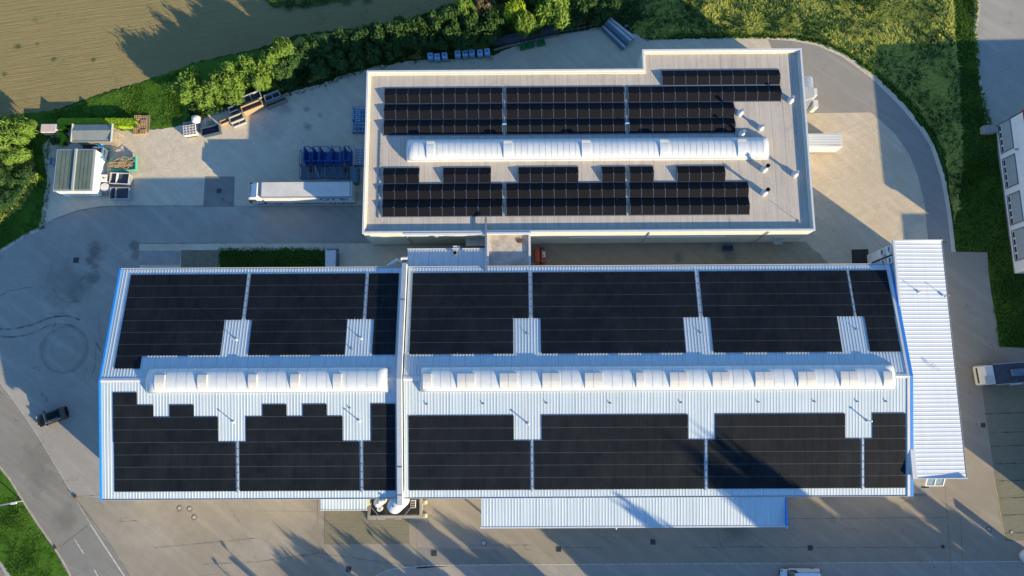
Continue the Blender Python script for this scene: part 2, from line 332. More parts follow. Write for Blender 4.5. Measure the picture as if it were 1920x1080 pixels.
def thing(name, label, cat, loc=(0, 0, 0), rz=0., group=None):
    o = bpy.data.objects.new(name, None); COL.objects.link(o); o.empty_display_size = .5
    o.location = loc; o.rotation_euler = (0, 0, rz); return tag(o, label, cat, group)
def L(mb, name, mat, parent, **k): return mb.build(name, mat, parent, world_=False, **k)   # geometry already local
def tree_of(o):
    return [c for c in bpy.data.objects if c.parent == o]
def dup(o, loc, rz=0., label=None, scale=None, parent=None, group=None):
    c = o.copy(); COL.objects.link(c); c.location = loc; c.rotation_euler = (0, 0, rz)
    if scale is not None: c.scale = (scale,)*3 if isinstance(scale, (int, float)) else scale
    if label: c['label'] = label
    if group: c['group'] = group
    if parent: c.parent = parent
    for ch in KIDS.get(o.name, []):
        d = ch.copy(); COL.objects.link(d); d.parent = c
        for g in KIDS.get(ch.name, []):
            e = g.copy(); COL.objects.link(e); e.parent = d
    return c
KIDS = {}
def kids(o):
    KIDS[o.name] = tree_of(o)
    for c in KIDS[o.name]: KIDS[c.name] = tree_of(c)
    return o

# ------------------------------------------------------------ ground sheets
def smoothpts(pts, step=.8, closed=True, rag=0.):
    """Catmull-Rom through world points, optional ragged edge"""
    out = []; n = len(pts); rng = random.Random(len(pts)*13+int(abs(pts[0][0])*10))
    for i in range(n if closed else n-1):
        p0, p1, p2, p3 = (pts[(i+k) % n] if closed else pts[min(max(i+k, 0), n-1)] for k in (-1, 0, 1, 2))
        d = math.dist(p1, p2); m_ = max(1, int(d/step))
        if d > 60: m_ = 1
        for j in range(m_):
            t = j/m_
            q = [.5*((2*p1[a])+(-p0[a]+p2[a])*t+(2*p0[a]-5*p1[a]+4*p2[a]-p3[a])*t*t+(-p0[a]+3*p1[a]-3*p2[a]+p3[a])*t**3) for a in (0, 1)]
            if rag and m_ > 1: q = [q[0]+rng.uniform(-rag, rag), q[1]+rng.uniform(-rag, rag)]
            out.append(tuple(q))
    if not closed: out.append(tuple(pts[-1]))
    return out
def densify(pts, step=.8, rag=0.):
    out = []; n = len(pts); rng = random.Random(int(abs(pts[0][0])*7)+n)
    for i in range(n):
        a, b = pts[i], pts[(i+1) % n]; d = math.dist(a, b); k = max(1, min(400, int(d/step)))
        for j in range(k):
            t = j/k; out.append((a[0]+(b[0]-a[0])*t+rng.uniform(-rag, rag), a[1]+(b[1]-a[1])*t+rng.uniform(-rag, rag)))
    return out
def sheet(name, pts, z, mat, rag=0., curve=False, step=.8, world_pts=False, kind='structure'):
    w = pts if world_pts else [P(*p) for p in pts]
    if curve: w = smoothpts(w, step, True, rag)
    elif rag: w = densify(w, step, rag)
    f = [_ccw(w, t) for t in tessellate_polygon([[Vector((x, y, 0)) for x, y in w]])]
    mb = MB(); mb.add([(x, y, z) for x, y in w], f); o = mb.build(name, mat); o['kind'] = kind; return o
def ribbon(mb, pts, w, z, curve=True):
    q = [P(*p) for p in pts]
    if curve and len(q) > 2: q = smoothpts(q, 1., False)
    n = len(q); v = []
    for i in range(n):
        a = q[max(i-1, 0)]; b = q[min(i+1, n-1)]; d = Vector((b[0]-a[0], b[1]-a[1])).normalized()
        v += [(q[i][0]-d.y*w/2, q[i][1]+d.x*w/2, z), (q[i][0]+d.y*w/2, q[i][1]-d.x*w/2, z)]
    mb.add(v, [(2*i+1, 2*i+3, 2*i+2, 2*i) for i in range(n-1)])

sheet('ground', [(-2500, -2500), (2500, -2500), (2500, 2500), (-2500, 2500)], 0, M['grassdark'], world_pts=True)
sheet('farm_field', [(-900, -900), (1010, -900), (1010, -40), (930, -14), (870, 14), (760, 38), (680, 52), (560, 64), (480, 92), (360, 118), (330, 132), (265, 153), (190, 174), (110, 204), (30, 217), (-40, 228), (-900, 300)], .004, M['field'], .15, step=.5)
# lawn at the west, between the field and the yard
sheet('lawn', [(-40, 222), (110, 206), (265, 155), (360, 120), (480, 94), (560, 130), (470, 200), (350, 240), (250, 245), (100, 240), (90, 330), (76, 428), (0, 472), (-60, 500), (-200, 540), (-200, 300)], .006, M['grass'], .15)
sheet('meadow', [(1010, -60), (1790, -60), (1790, 10), (1800, 200), (1805, 330), (1790, 420), (1772, 290), (1748, 240), (1700, 180), (1640, 132), (1580, 92), (1530, 72), (1480, 66), (1400, 66), (1300, 68), (1215, 76), (1170, 50), (1080, 45), (1000, 60), (900, 95), (700, 118), (600, 150), (520, 172), (460, 170), (560, 70), (760, 40), (900, 5)], .008, M['meadow'], .2)
sheet('gravel_yard', [(72, 430), (78, 400), (85, 365), (88, 330), (84, 300), (80, 275), (96, 252), (130, 232), (200, 232), (215, 240), (255, 242), (300, 243), (330, 238), (350, 232), (400, 210), (470, 190), (530, 176), (600, 158), (650, 140), (700, 125), (790, 112), (850, 110), (925, 103), (960, 90), (1040, 68), (1120, 52), (1160, 52), (1190, 64), (1215, 76), (1300, 72), (1410, 71), (1482, 72), (1535, 80), (1585, 101), (1645, 146), (1695, 196), (1731, 240), (1751, 272), (1771, 332), (1783, 400), (1791, 470), (1800, 520), (1500, 560), (700, 560), (60, 480)], .012, M['gravel'], .16, step=.45)
sheet('sandy_yard', [(1500, 211), (1633, 211), (1652, 226), (1680, 252), (1706, 290), (1722, 330), (1735, 385), (1739, 440), (1740, 520), (1640, 540), (1480, 520), (1490, 440)], .016, M['sand'], .08)
sheet('mossy_strip', [(993, 455), (1510, 452), (1560, 500), (1560, 520), (993, 520)], .018, M['dirt'], .1)
sheet('ring_road', [(1440, 74), (1485, 77), (1533, 86), (1580, 107), (1640, 152), (1690, 202), (1725, 244), (1744, 274), (1763, 330), (1776, 400), (1784, 472), (1830, 700), (1760, 700), (1741, 520), (1739, 440), (1734, 385), (1721, 330), (1705, 290), (1679, 252), (1651, 226), (1633, 211), (1480, 213), (1460, 120)], .020, M['ring'])
# the big asphalt apron west of, south of and east of the hall
sheet('yard', [(-700, 760), (-40, 490), (0, 472), (52, 441), (100, 411), (145, 394), (190, 387), (240, 386), (383, 386), (460, 386), (700, 385), (720, 455), (640, 455), (480, 455), (262, 457), (262, 520), (300, 560), (1700, 560), (1786, 472), (1851, 473), (1857, 540), (1868, 600), (1874, 650), (1960, 655), (2300, 640), (2300, 1500), (-700, 1500)], .024, M['yard'], curve=False)
sheet('access_road', [(-60, 500), (0, 474), (52, 443), (100, 413), (145, 396), (190, 389), (240, 388), (383, 387), (700, 387), (720, 453), (640, 453), (480, 454), (262, 456), (262, 505), (226, 505), (230, 938), (150, 930), (137, 927), (60, 799), (0, 715), (-60, 660)], .028, M['asphalt'])
sheet('concrete_slab', [(385, 331), (440, 331), (439, 388), (381, 388)], .030, M['darkasph'])
sheet('side_road', [(-400, 380), (-30, 690), (0, 716), (60, 800), (137, 928), (165, 962), (205, 1020), (246, 1084), (420, 1400), (250, 1400), (150, 1120), (137, 1084), (104, 1026), (58, 958), (24, 905), (0, 872), (-120, 740), (-500, 500)], .030, M['road'])
sheet('road_patch', [(112, 1026), (165, 985), (205, 1020), (246, 1084), (300, 1200), (200, 1200), (137, 1084)], .034, M['darkasph'])
lw = sheet('roadside_lawn', [(-600, 560), (-120, 752), (0, 878), (23, 908), (56, 962), (102, 1030), (133, 1086), (240, 1400), (80, 1400), (30, 1090), (0, 1050), (-300, 800)], .10, M['grass'], .08)
sheet('footpath', [(-600, 700), (0, 1046), (26, 1084), (110, 1300), (-600, 1300)], .036, M['kerb'])
sheet('footpath_paving', [(-600, 720), (0, 1060), (14, 1084), (80, 1300), (-600, 1300)], .040, M['road'])
sheet('pale_slab', [(262, 470), (339, 470), (338, 497), (262, 497)], .032, M['concrete'])
sheet('cobbled_patch', [(339.5, 469), (411, 469), (411, 512), (339.5, 512)], .033, m_pavers('cobbles', (.22, .19, .14), (.17, .15, .12), .5, .45))
sheet('gravel_strip', [(262, 457.5), (700, 456), (700, 530), (255, 530), (262, 500)], .029, M['gravel'], .05)
sheet('grass_bed', [(412, 470), (608, 469), (609, 512), (412, 512)], .060, M['grassdark'], .12, step=.4)
sheet('paver_bed', [(608, 955), (690, 955), (767, 966), (768, 1019), (609, 1021)], .032, M['pavers'])
sheet('repair_patch', [(782, 1010), (880, 1009), (882, 1007), (908, 1007), (912, 1014), (935, 1028), (930, 1030), (782, 1026)], .032, M['ring'])
sheet('repair_patch', [(782, 1027), (930, 1030), (960, 1059), (860, 1060), (782, 1066)], .032, M['darkasph'])
sheet('street', [(600, 1120), (700, 1081), (730, 1069), (780, 1063), (860, 1060), (1200, 1058), (2000, 1054), (2300, 1052), (2300, 1500), (600, 1500)], .032, M['asphalt'])
sheet('parking_bays', [(1840, 722), (2200, 715), (2200, 1010), (1884, 1014), (1866, 900)], .032, M['parkpave'])
sheet('east_parking', [(1836, -80), (2300, -80), (2300, 220), (1920, 206), (1864, 238), (1856, 232), (1850, 190), (1838, 140), (1832, 60), (1838, 20)], .020, M['asphalt'])
sheet('gravel_edge', [(1826, -80), (1837, -80), (1839, 20), (1833, 60), (1839, 140), (1851, 190), (1857, 238), (1850, 246), (1840, 190), (1830, 120), (1825, 60)], .016, M['gravel'], .12)
sheet('wet_mat', [(1596, 468), (1628, 467), (1630, 500), (1598, 500)], .034, simple('black_mat', (.03, .028, .025), (.05, .045, .035), 2., .9))
# low kerbs: a real 0.10-0.12 m step
def kerb(pts, w, z0, h):
    q = smoothpts([P(*p) for p in pts], 1.2, False); n = len(q); mb = MB(); secs = []
    for i in range(n):
        a = q[max(i-1, 0)]; b = q[min(i+1, n-1)]; d = Vector((b[0]-a[0], b[1]-a[1])).normalized(); nx, ny = -d.y*w/2, d.x*w/2
        secs.append([(q[i][0]+nx, q[i][1]+ny, z0), (q[i][0]+nx, q[i][1]+ny, z0+h), (q[i][0]-nx, q[i][1]-ny, z0+h), (q[i][0]-nx, q[i][1]-ny, z0)])
    mb.loft(secs); o = mb.build('kerb', M['kerb'] if w < .3 else M['gravel']); o['kind'] = 'structure'
kerb([(-100, 760), (0, 874), (24, 906.5), (57, 960), (103, 1028), (135, 1085), (200, 1240)], .22, 0, .14)
kerb([(1728, 238), (1748, 272), (1768, 332), (1780.5, 400), (1789, 471)], .4, 0, .035)
kerb([(-60, 501), (0, 471), (50, 440), (72, 430)], .5, 0, .035)
mk = MB()
ribbon(mk, [(169.5, 983), (236, 1084), (260, 1120)], .16, .042); ribbon(mk, [(0, 716), (60, 800), (137, 928), (170, 983)], .06, .042)
for a, b in (((139.5, 1010.5), (144.5, 1018)), ((145.5, 1019.5), (151, 1028)), ((151.5, 1029), (157.5, 1038)), ((177, 1068), (186, 1084))): ribbon(mk, [a, b], .15, .042)
ribbon(mk, [(700, 1083), (730, 1068.5), (780, 1062.5), (860, 1059.5), (1200, 1057.5), (1600, 1055), (2000, 1052)], .10, .042)
mk.build('road_markings', M['line'])['kind'] = 'structure'
mk = MB(); ribbon(mk, [(1862, 900), (1870, 930), (1884, 1012)], .10, .044, False); mk.build('parking_line', M['yline'])['kind'] = 'structure'
mk = MB()
for a, b in (((1844, 776), (2100, 768)), ((1850, 812), (2100, 803)), ((1857, 837), (2100, 828)), ((1863, 870), (2100, 862)), ((1868, 902), (2100, 893)), ((1875, 934), (2100, 925)), ((1880, 966), (2100, 957)), ((1884, 1000), (2100, 991))):
    ribbon(mk, [a, b], .14, .038)
for p in ([(608, 1021), (609, 955)], [(0+595, 936), (596, 985)], [(480, 1054), (600, 1036)], [(225, 978), (260, 976)], [(150, 930), (192, 928)], [(290, 1027), (480, 1009)], [(380, 1058), (478, 1053)],
          [(137, 930), (200, 1010), (246, 1084)], [(112, 1026), (165, 985)], [(600, 1038), (780, 1062)], [(880, 1022), (1000, 1022)], [(1060, 1026), (1128, 1027)], [(1300, 1027), (1430, 1024)],
          [(1440, 973), (1775, 970)], [(1400, 1026), (1760, 1026)], [(1772, 912), (1778, 1000), (1784, 1075)], [(1800, 970), (1806, 1080)], [(262, 457), (700, 456)], [(100, 412), (190, 388), (383, 386)]):
    ribbon(mk, p, .07, .046)
mk.build('tar_joints', M['crack'])['kind'] = 'structure'
mk = MB()
for p in ([(782, 940), (782, 1066)], [(534, 936), (534, 960)], [(596, 936), (596, 970)], [(330, 959.5), (362, 959.5)], [(480, 958), (600, 960)], [(610, 1020), (768, 1019)]): ribbon(mk, p, .06, .048)
mk.build('light_joints', M['seam'])['kind'] = 'structure'
mk = MB()
for p, w in (([(-20, 615), (20, 617), (60, 609), (90, 597), (125, 592), (150, 600)], .28), ([(-20, 629), (25, 632), (60, 625), (90, 611), (120, 607), (140, 612)], .25), ([(178, 640), (192, 662), (192, 690), (186, 714)], .22),
             ([(100, 540), (110, 560), (128, 567), (150, 565)], .12), ([(0, 555), (20, 545), (60, 538)], .12), ([(166, 716), (178, 690), (180, 650)], .12), ([(1320, 972), (1400, 930), (1460, 900)], .1)):
    ribbon(mk, p, w, .050)
mk.build('tyre_marks', M['tyre'])['kind'] = 'structure'

# ------------------------------------------------------------ covers and grates
def grate(u, v, label, s=.55, z=.05):
    x, y = P(u, v); t = thing('drain_grate', label, 'drain', (x, y, z), 0, 'square drain grates in the paving')
    a = MB(); w = s/2
    for q in ((-w-.06, w+.06, -w-.06, -w), (-w-.06, w+.06, w, w+.06), (-w-.06, -w, -w, w), (w, w+.06, -w, w)): a.box(*q, 0, .03)
    L(a, 'frame', M['steeld'], t)
    a = MB(); a.box(-w, w, -w, w, 0, .006)
    for i in range(6): a.box(-w+.02+i*s/6, -w+.055+i*s/6, -w, w, .007, .026)
    L(a, 'bars', M['steeld'], t)
for u, v, s, lb in ((411, 358, .6, 'square black drain grate in the grey concrete patch left of the truck'), (143, 488, .7, 'dark drain cover tilted in the grey access road west of the hall'),
                 (654, 1067, .6, 'dark square drain at the bottom edge of the yard among tree shadows'), (814, 1037, .65, 'dark square drain inside the dark repair patch'),
                 (1048, 1030, .55, 'dark square drain at the edge of the sunlit strip south of the canopy'), (1224, 1016, .6, 'dark square drain just south of the middle of the canopy'),
                 (1519, 1027, .6, 'dark square drain in the shaded yard above the blue van'), (1843, 797, .55, 'small square drain beside the parking bays')):
    grate(u, v, lb, s)
def manhole(u, v, label, r, pale):
    x, y = P(u, v); t = thing('manhole_cover', label, 'manhole cover', (x, y, .05), 0, 'round manhole covers')
    a = MB(); a.cyl(0, 0, 0, .012, r, 24); L(a, 'ring', simple('ring_iron', (.10, .085, .06), None, rough=.8) if pale != 2 else M['steeld'], t)
    a = MB(); a.cyl(0, 0, .013, .03, r*.72, 24)
    for i in range(4): a.box(-r*.1, r*.1, -r*.6+i*r*.33, -r*.5+i*r*.33, .031, .036)
    L(a, 'lid', M['kerb'] if pale else M['alu'], t)
for u, v, r, p, lb in ((337, 953, .38, 1, 'pale round manhole cover, left one of the pair south of the hall'), (356, 954, .38, 1, 'pale round manhole cover, right one of the pair south of the hall'),
                    (364.5, 970, .38, 1, 'dark ringed manhole cover just below the pale pair'), (907, 1018, .42, 0, 'dark ringed manhole at the end of the grey repair strip'),
                    (1854, 992.5, .4, 2, 'ringed manhole inside the shadow of the pylon'), (1896.5, 998, .3, 1, 'small pale round cover in the lowest parking bay')):
    manhole(u, v, lb, r, p)
def post(u, v, lb):
    x, y = P(u, v); t = thing('marker_post', lb, 'post', (x, y, .04), .4, 'marker posts along the side road')
    a = MB(); a.bbox(-.2, .2, -.2, .2, 0, .2, .05); L(a, 'footing', M['brown'], t); a = MB(); a.cyl(0, 0, .2, .5, .06, 10); L(a, 'pole', M['steeld'], t)
post(142, 931, 'dark rusty marker post where the yard joint meets the side road'); post(104, 1027, 'small rusty marker post on the kerb beside the grass verge')
post(1767, 1024.5, 'small dark post in the shaded yard at the end of the tar joint')

# ------------------------------------------------------------ profiled sheet roofs
def corr_y(x0, x1, y0, z0, y1, z1, pitch=.42, h=.028, th=.08):
    """sheet with ribs running along y, from (y0,z0) to (y1,z1)"""
    prof = []; n = int(round((x1-x0)/pitch)); p = (x1-x0)/n
    for i in range(n):
        x = x0+i*p; prof += [(x, 0), (x+p*.66, 0), (x+p*.74, h), (x+p*.92, h)]
    prof.append((x1, 0)); mb = MB(); v = []; k = len(prof)
    for yy, zz in ((y0, z0), (y1, z1)): v += [(x, yy, zz+d) for x, d in prof]
    for yy, zz in ((y0, z0), (y1, z1)): v += [(x0, yy, zz-th), (x1, yy, zz-th)]
    f = [(i, i+1, k+i+1, k+i) for i in range(k-1)]
    if y1 < y0: f = [t[::-1] for t in f]
    f += [(2*k, 2*k+1, 2*k+3, 2*k+2), (0, k, 2*k+2, 2*k), (k-1, 2*k-1, 2*k+3, 2*k+1), tuple(range(k))+(2*k+1, 2*k), tuple(range(k, 2*k))+(2*k+3, 2*k+2)]
    return mb.add(v, f)
def corr_x(x0, z0, x1, z1, y0, y1, pitch=.62, h=.07, th=.08):
    mb = corr_y(y0, y1, x0, z0, x1, z1, pitch, h, th); mb.v = [(b, a, c) for a, b, c in mb.v]; mb.f = [t[::-1] for t in mb.f]; return mb

EZ, RZ, YS, YN, YR = 7.5, 10.2, -12.3, 19.0, 3.38
def zN(y): return EZ+(YN-y)*(RZ-EZ)/(YN-YR)
def zS(y): return EZ+(y-YS)*(RZ-EZ)/(YR-YS)
def hall(name, x0, x1, label, west_gable, east_gable):
    t = thing(name, label, 'building', ((x0+x1)/2, YR, 0))
    a = MB(); b0, b1 = x0+.35, x1-.35; yo = .35
    a.box(b0, b1, YS+yo, YN-yo, 0, EZ-.25); sec = [[(x, YS+yo, EZ-.25), (x, YR, RZ-.25), (x, YN-yo, EZ-.25)] for x in (b0, b1)]; a.loft(sec)
    a.build('wall', M['wallw'], t)
    corr_y(x0+.02, x1-.02, YN, EZ, YR+.12, zN(YR+.12)).build('north_roof', M['roof'], t)
    corr_y(x0+.02, x1-.02, YR-.12, zS(YR-.12), YS, EZ).build('south_roof', M['roof'], t)
    a = MB()
    a.add([(x, y, z) for x in (x0, x1) for y, z in ((YR-.3, zS(YR-.3)+.075), (YR, RZ+.12), (YR+.3, zN(YR+.3)+.075))], [(0, 3, 4, 1), (1, 4, 5, 2)]); a.build('ridge_cap', M['flash'], t)
    for yy, s in ((YN, 1), (YS, -1)):
        a = MB(); xa, xb = x0-.1, x1+.1; y0, y1 = sorted((yy, yy+s*.2))
        a.box(xa, xb, y0 if s > 0 else y0, y1, EZ-.17, EZ-.13); a.box(xa, xb, *(sorted((yy+s*.16, yy+s*.2))), EZ-.13, EZ+.06); a.build('gutter', M['flash'], t)
    def verge(nm, xa, xb, mat, dz=.05):
        a = MB(); secs = []
        for y, z in ((YS-.2, EZ), (YR, RZ), (YN+.2, EZ)): secs.append([(xa, y, z-.3), (xb, y, z-.3), (xb, y, z+dz+.08), (xa, y, z+dz+.08)])
        a.loft(secs); a.build(nm, mat, t)
    if west_gable: verge('verge_trim', x0-.26, x0, M['blue'])
    if east_gable: verge('verge_trim', x1, x1+.34, M['blue']); verge('verge_flashing', x1-.42, x1-.003, M['flash'], .02)
    return t
HW = hall('factory_hall', -55.5, -15.75, 'factory hall with ribbed metal roof and blue west verge, left of the dividing wall', True, False)
HE = hall('factory_hall', -14.95, 52.75, 'longest factory hall, ribbed metal roof right of the dividing wall, joined to the white annex', False, True)
for hh_, xs_ in ((HW, (-49, -40, -27)), (HE, (2, 12, 22, 31, 44))):
    for x_ in xs_: g = MB(); g.box(x_-2.2, x_+2.2, YS+.29, YS+.347, .05, 4.4); g.build('roller_door', M['shut'], hh_)
    for x_ in xs_: g = MB(); g.box(x_+2.6, x_+4.4, YS+.3, YS+.347, 4.9, 5.9); g.build('window', M['glass'], hh_)
for y_ in (-6, 1, 9): g = MB(); g.box(-55.2, -55.153, y_-2.2, y_+2.2, .05, 4.4); g.build('roller_door', M['shut'], HW)
HW['group'] = HE['group'] = 'low pitched factory halls'
# dividing fire wall
t = thing('fire_wall', 'white flashed dividing wall rising between the two factory hall roofs', 'wall', (-15.35, YR, 0))
a = MB(); secs = []
for y, z in ((YS-.9, EZ-.1), (YR, RZ), (YN+.5, EZ)): secs.append([(-15.66, y, 0), (-15.12, y, 0), (-15.12, y, z+.85), (-15.66, y, z+.85)])
a.loft(secs); a.build('masonry', M['wallw'], t)
a = MB(); secs = []
for y, z in ((YS-.95, EZ-.1), (YR, RZ), (YN+.55, EZ)): secs.append([(-15.72, y, z+.853), (-15.06, y, z+.853), (-15.06, y, z+.89), (-15.72, y, z+.885)])
a.loft(secs); a.build('coping', simple('grey_coping', (.38, .43, .48), (.33, .38, .43), 1., .6), t)
for yy in (14.2, -8.2, -11.9):
    z = zN(yy) if yy > YR else zS(yy); a = MB(); a.box(-15.75, -15.03, yy-.05, yy+.05, z+.92, z+1.); a.build('joint_strap', M['rail'], t)

# barrel rooflights on the ridge
def barrel(name, label, x0, x1, yc, half, zb, rise, seg, parent=None, shift=None):
    t = thing(name, label, 'skylight', ((x0+x1)/2, yc, zb), 0, None) if parent is None else parent
    n = 14; a = MB(); xs = [x0+(x1-x0)*i/seg for i in range(seg+1)]
    secs = []
    def arc(x, r=0., k=n): return [(x, yc+(half+r)*math.cos(PI*j/k), zb+(rise+r)*math.sin(PI*j/k)**.85) for j in range(k+1)]
    for i, x in enumerate(xs[:-1]):
        secs.append(arc(x)); secs.append(arc(xs[i+1]-.004))
    v = [p for s_ in secs for p in s_]; k = n+1; f = []
    for i in range(len(secs)-1):
        for j in range(n): f.append((i*k+j, i*k+j+1, (i+1)*k+j+1, (i+1)*k+j))
    f.append(tuple(range(k))[::-1]); f.append(tuple((len(secs)-1)*k+j for j in range(k)))
    a.add(v, f); g = a.build('glazing', M['barrel'], t); 
    for p in g.data.polygons: p.use_smooth = len(p.vertices) == 4
    a = MB(); 
    for x in xs:
        w = .022; s1 = arc(x-w, .02); s2 = arc(x+w, .02); v = s1+s2; a.add(v, [(j, j+1, k+j+1, k+j) for j in range(n)])
    a.build('glazing_bars', simple('pale_bar', (.42, .45, .47), None, rough=.5), t)
    a = MB(); a.box(x0-.06, x1+.06, yc-half-.12, yc-half+.0, zb-.75, zb+.12); a.box(x0-.06, x1+.06, yc+half, yc+half+.12, zb-.75, zb+.12)
    a.box(x0-.14, x0-.02, yc-half, yc+half, zb-.75, zb+.1); a.box(x1+.02, x1+.14, yc-half, yc+half, zb-.75, zb+.1)
    a.build('upstand', M['flash'], t); return t, arc
def hoods(t, lst, yc, half, zb, rise, w, mat=None, thick=.32):
    for (xa, xb) in lst:
        a = MB(); n = 8; secs = []
        pts = [(yc+half*.98*math.cos(PI*(.06+.64*j/n)), zb+(rise+thick)*math.sin(PI*(.06+.64*j/n))**.8) for j in range(n+1)]
        for x in (xa, xb): secs.append([(x, y, z) for y, z in pts]+[(x, pts[-1][0], zb+.1), (x, pts[0][0], zb+.1)])
        a.loft(secs); mid = (xa+xb)/2
        o = a.build('vent_hood', mat or M['hood'], t)
        if xb-xa > 2:
            c = MB(); q = [(y, z+.012) for y, z in pts]; c.add([(x, y, z) for x in (mid-.03, mid+.03) for y, z in q], [(j, j+1, n+1+j+1, n+1+j) for j in range(n)]); c.build('seam', M['shut'], o)
def mirror_hood(xa): return xa
# hoods open to the south: build with angles measured from the south side
def hood_set(t, lst, yc, half, zb, rise):
    for (xa, xb) in lst:
        n = 8; a = MB()
        ang = [PI*(1-.20-.44*j/n) for j in range(n+1)]   # from south side over the crown
        pts = [(yc+half*math.cos(g), zb+rise*math.sin(g)**.85+.06+.13*min(1, 2*k_/n)) for k_, g in enumerate(ang)]
        secs = [[(x, y, z) for y, z in pts]+[(x, pts[-1][0], zb+rise*.8), (x, pts[0][0], zb+rise*.5)] for x in (xa, xb)]
        a.loft(secs); o = a.build('vent_hood', M['hood'], t)
        if xb-xa > 2:
            mid = (xa+xb)/2; c = MB(); c.add([(x, y, z+.012) for x in (mid-.03, mid+.03) for y, z in pts], [(j, j+1, n+1+j+1, n+1+j) for j in range(n)]); c.build('seam', M['shut'], o)
ZB = 10.2-.15
bw, _ = barrel('barrel_rooflight', 'white barrel rooflight with five cream hoods on the ridge of the left factory hall', -49.1, -17.0, 3.35, 1.62, ZB, .78, 24)
PW = lambda u, h=11.1: P(u, 712, h)[0]
hood_set(bw, [(PW(288.5), PW(307.5)), (PW(369), PW(386.5)), (PW(464.5), PW(480.5)), (PW(543.5), PW(560)), (PW(623.5), PW(639.5))], 3.35, 1.62, ZB, .78)
be, _ = barrel('barrel_rooflight', 'long white barrel rooflight with wide hoods along the ridge of the right hall', -12.55, 50.5, 3.30, 1.62, ZB, .78, 47)
hood_set(be, [(PW(792.5), PW(808.5))]+[(PW(u), PW(u+33)) for u in (857, 937, 1017, 1097)]+[(PW(1193.5), PW(1208.5))]+[(PW(u), PW(u+32.5)) for u in (1257, 1337, 1417.5, 1498, 1578)]+[(PW(1658.5), PW(1675))], 3.30, 1.62, ZB, .78)
bw['group'] = be['group'] = 'barrel rooflights'

# ------------------------------------------------------------ solar arrays on the factory halls (rows are parts)
COLP = None
def pv_row(t, segs, ya, yb, zf, off=.10):
    """rows of framed modules between ya (south) and yb (north), one mesh per unbroken row"""
    th = .035
    for x0, x1 in segs:
        a = MB(); n = max(1, int(round((x1-x0)/1.1))); p = (x1-x0)/n
        for i in range(n):
            xa, xb = x0+i*p+.012, x0+(i+1)*p-.012; y0, y1 = ya+.03, yb-.03; q = []; ti = _pvr.uniform(-.006, .006)
            for dz in (-th, 0):
                for x, y in ((xa, y0), (xb, y0), (xb, y1), (xa, y1)): q.append((x, y, zf(y)+off+dz+(ti if x == xa else -ti)))
            a.add(q, [(4, 5, 6, 7), (0, 1, 5, 4), (1, 2, 6, 5), (2, 3, 7, 6), (3, 0, 4, 7)])
        a.build('panel_row', M['pvn'], t)
_pvr = random.Random(5)
def pv_field(label, rows, ylist, zf, side):
    xs = [x for r in rows for s_ in r for x in s_]; cx = (min(xs)+max(xs))/2; cy = (ylist[0]+ylist[len(rows)])/2
    t = thing('solar_array', label, 'solar array', (cx, cy, zf(cy)), 0, 'solar arrays on the factory hall roofs')
    for i, segs in enumerate(rows): pv_row(t, segs, ylist[i+1], ylist[i], zf)
    a = MB()
    for i, segs in enumerate(rows):
        for x0, x1 in segs:
            for y in ((ylist[i]+0., ylist[i+1]-0.) if i == len(rows)-1 else (ylist[i]+0.,)):
                a.add([(x, yy, zf(yy)+dz) for x in (x0, x1) for yy, dz in ((y-.018, .07), (y+.018, .07), (y+.018, .096), (y-.018, .096))], [(0, 1, 2, 3), (4, 7, 6, 5), (3, 2, 6, 7), (0, 3, 7, 4), (1, 5, 6, 2)])
    a.build('mounting_rails', M['railp'], t)
YNR = [18.23, 16.55, 14.88, 13.22, 11.57, 9.92, 8.27, 6.66, 4.95]
YSR = [1.76, .08, -1.52, -3.19, -4.86, -6.49, -8.12, -9.76, -11.38]
pv_field('leftmost black north slope array, with a short stub row at its lower left', [[(-54.0, -37.6)]]*4+[[(-54.0, -39.9)]]*3+[[(-54.0, -50.5)]], YNR, zN, 'N')
pv_field('black solar array on the north slope of the left hall between two bare notches', [[(-37.05, -20.95)]]*4+[[(-36.15, -23.05)]]*3, YNR, zN, 'N')
pv_field('narrow black solar strip on the north slope against the dividing wall', [[(-20.45, -16.2)]]*4+[[(-19.35, -16.2)]]*3, YNR, zN, 'N')
pv_field('black solar array on the north slope just right of the dividing wall', [[(-14.3, 1.95)]]*4+[[(-14.3, -.2)]]*3, YNR, zN, 'N')
pv_field('wide black north slope array, second to the right of the dividing wall', [[(2.5, 25.25)]]*4+[[(3.55, 23.1)]]*3, YNR, zN, 'N')
pv_field('black north slope array, third to the right of the dividing wall', [[(25.9, 46.55)]]*4+[[(26.85, 44.25)]]*3, YNR, zN, 'N')
pv_field('narrow black solar array on the north slope beside the white annex', [[(46.95, 52.2)]]*4+[[(47.95, 52.1)]]*3, YNR, zN, 'N')
pv_field('leftmost stepped black array on the south slope, with a tall left tab', [[(-53.9, -50.65)], [(-53.9, -48.45), (-46.3, -43.05)], [(-53.9, -39.8)], [(-53.9, -39.8)]]+[[(-53.8, -37.5)]]*4, YSR, zS, 'S')
pv_field('black solar array on the south slope of the left hall with two small upper tabs', [[(-33.85, -30.6), (-28.45, -25.2)]]+[[(-36.1, -23.1)]]*2+[[(-37.0, -20.9)]]*4, YSR[1:], zS, 'S')
pv_field('narrow black solar strip on the south slope against the dividing wall', [[(-19.3, -16.05)]]*3+[[(-20.35, -16.05)]]*4, YSR[1:], zS, 'S')
pv_field('black solar array on the south slope just right of the dividing wall', [[(-14.3, -.2)]]*2+[[(-14.3, 1.96)]]*4, YSR[2:], zS, 'S')
pv_field('widest black solar array on the south slope above the canopy', [[(3.5, 23.1)]]*2+[[(2.46, 25.2)]]*4, YSR[2:], zS, 'S')
pv_field('black solar array on the south slope crossed by tree shadows, above the canopy end', [[(26.7, 44.05)]]*2+[[(25.7, 46.1)]]*4, YSR[2:], zS, 'S')
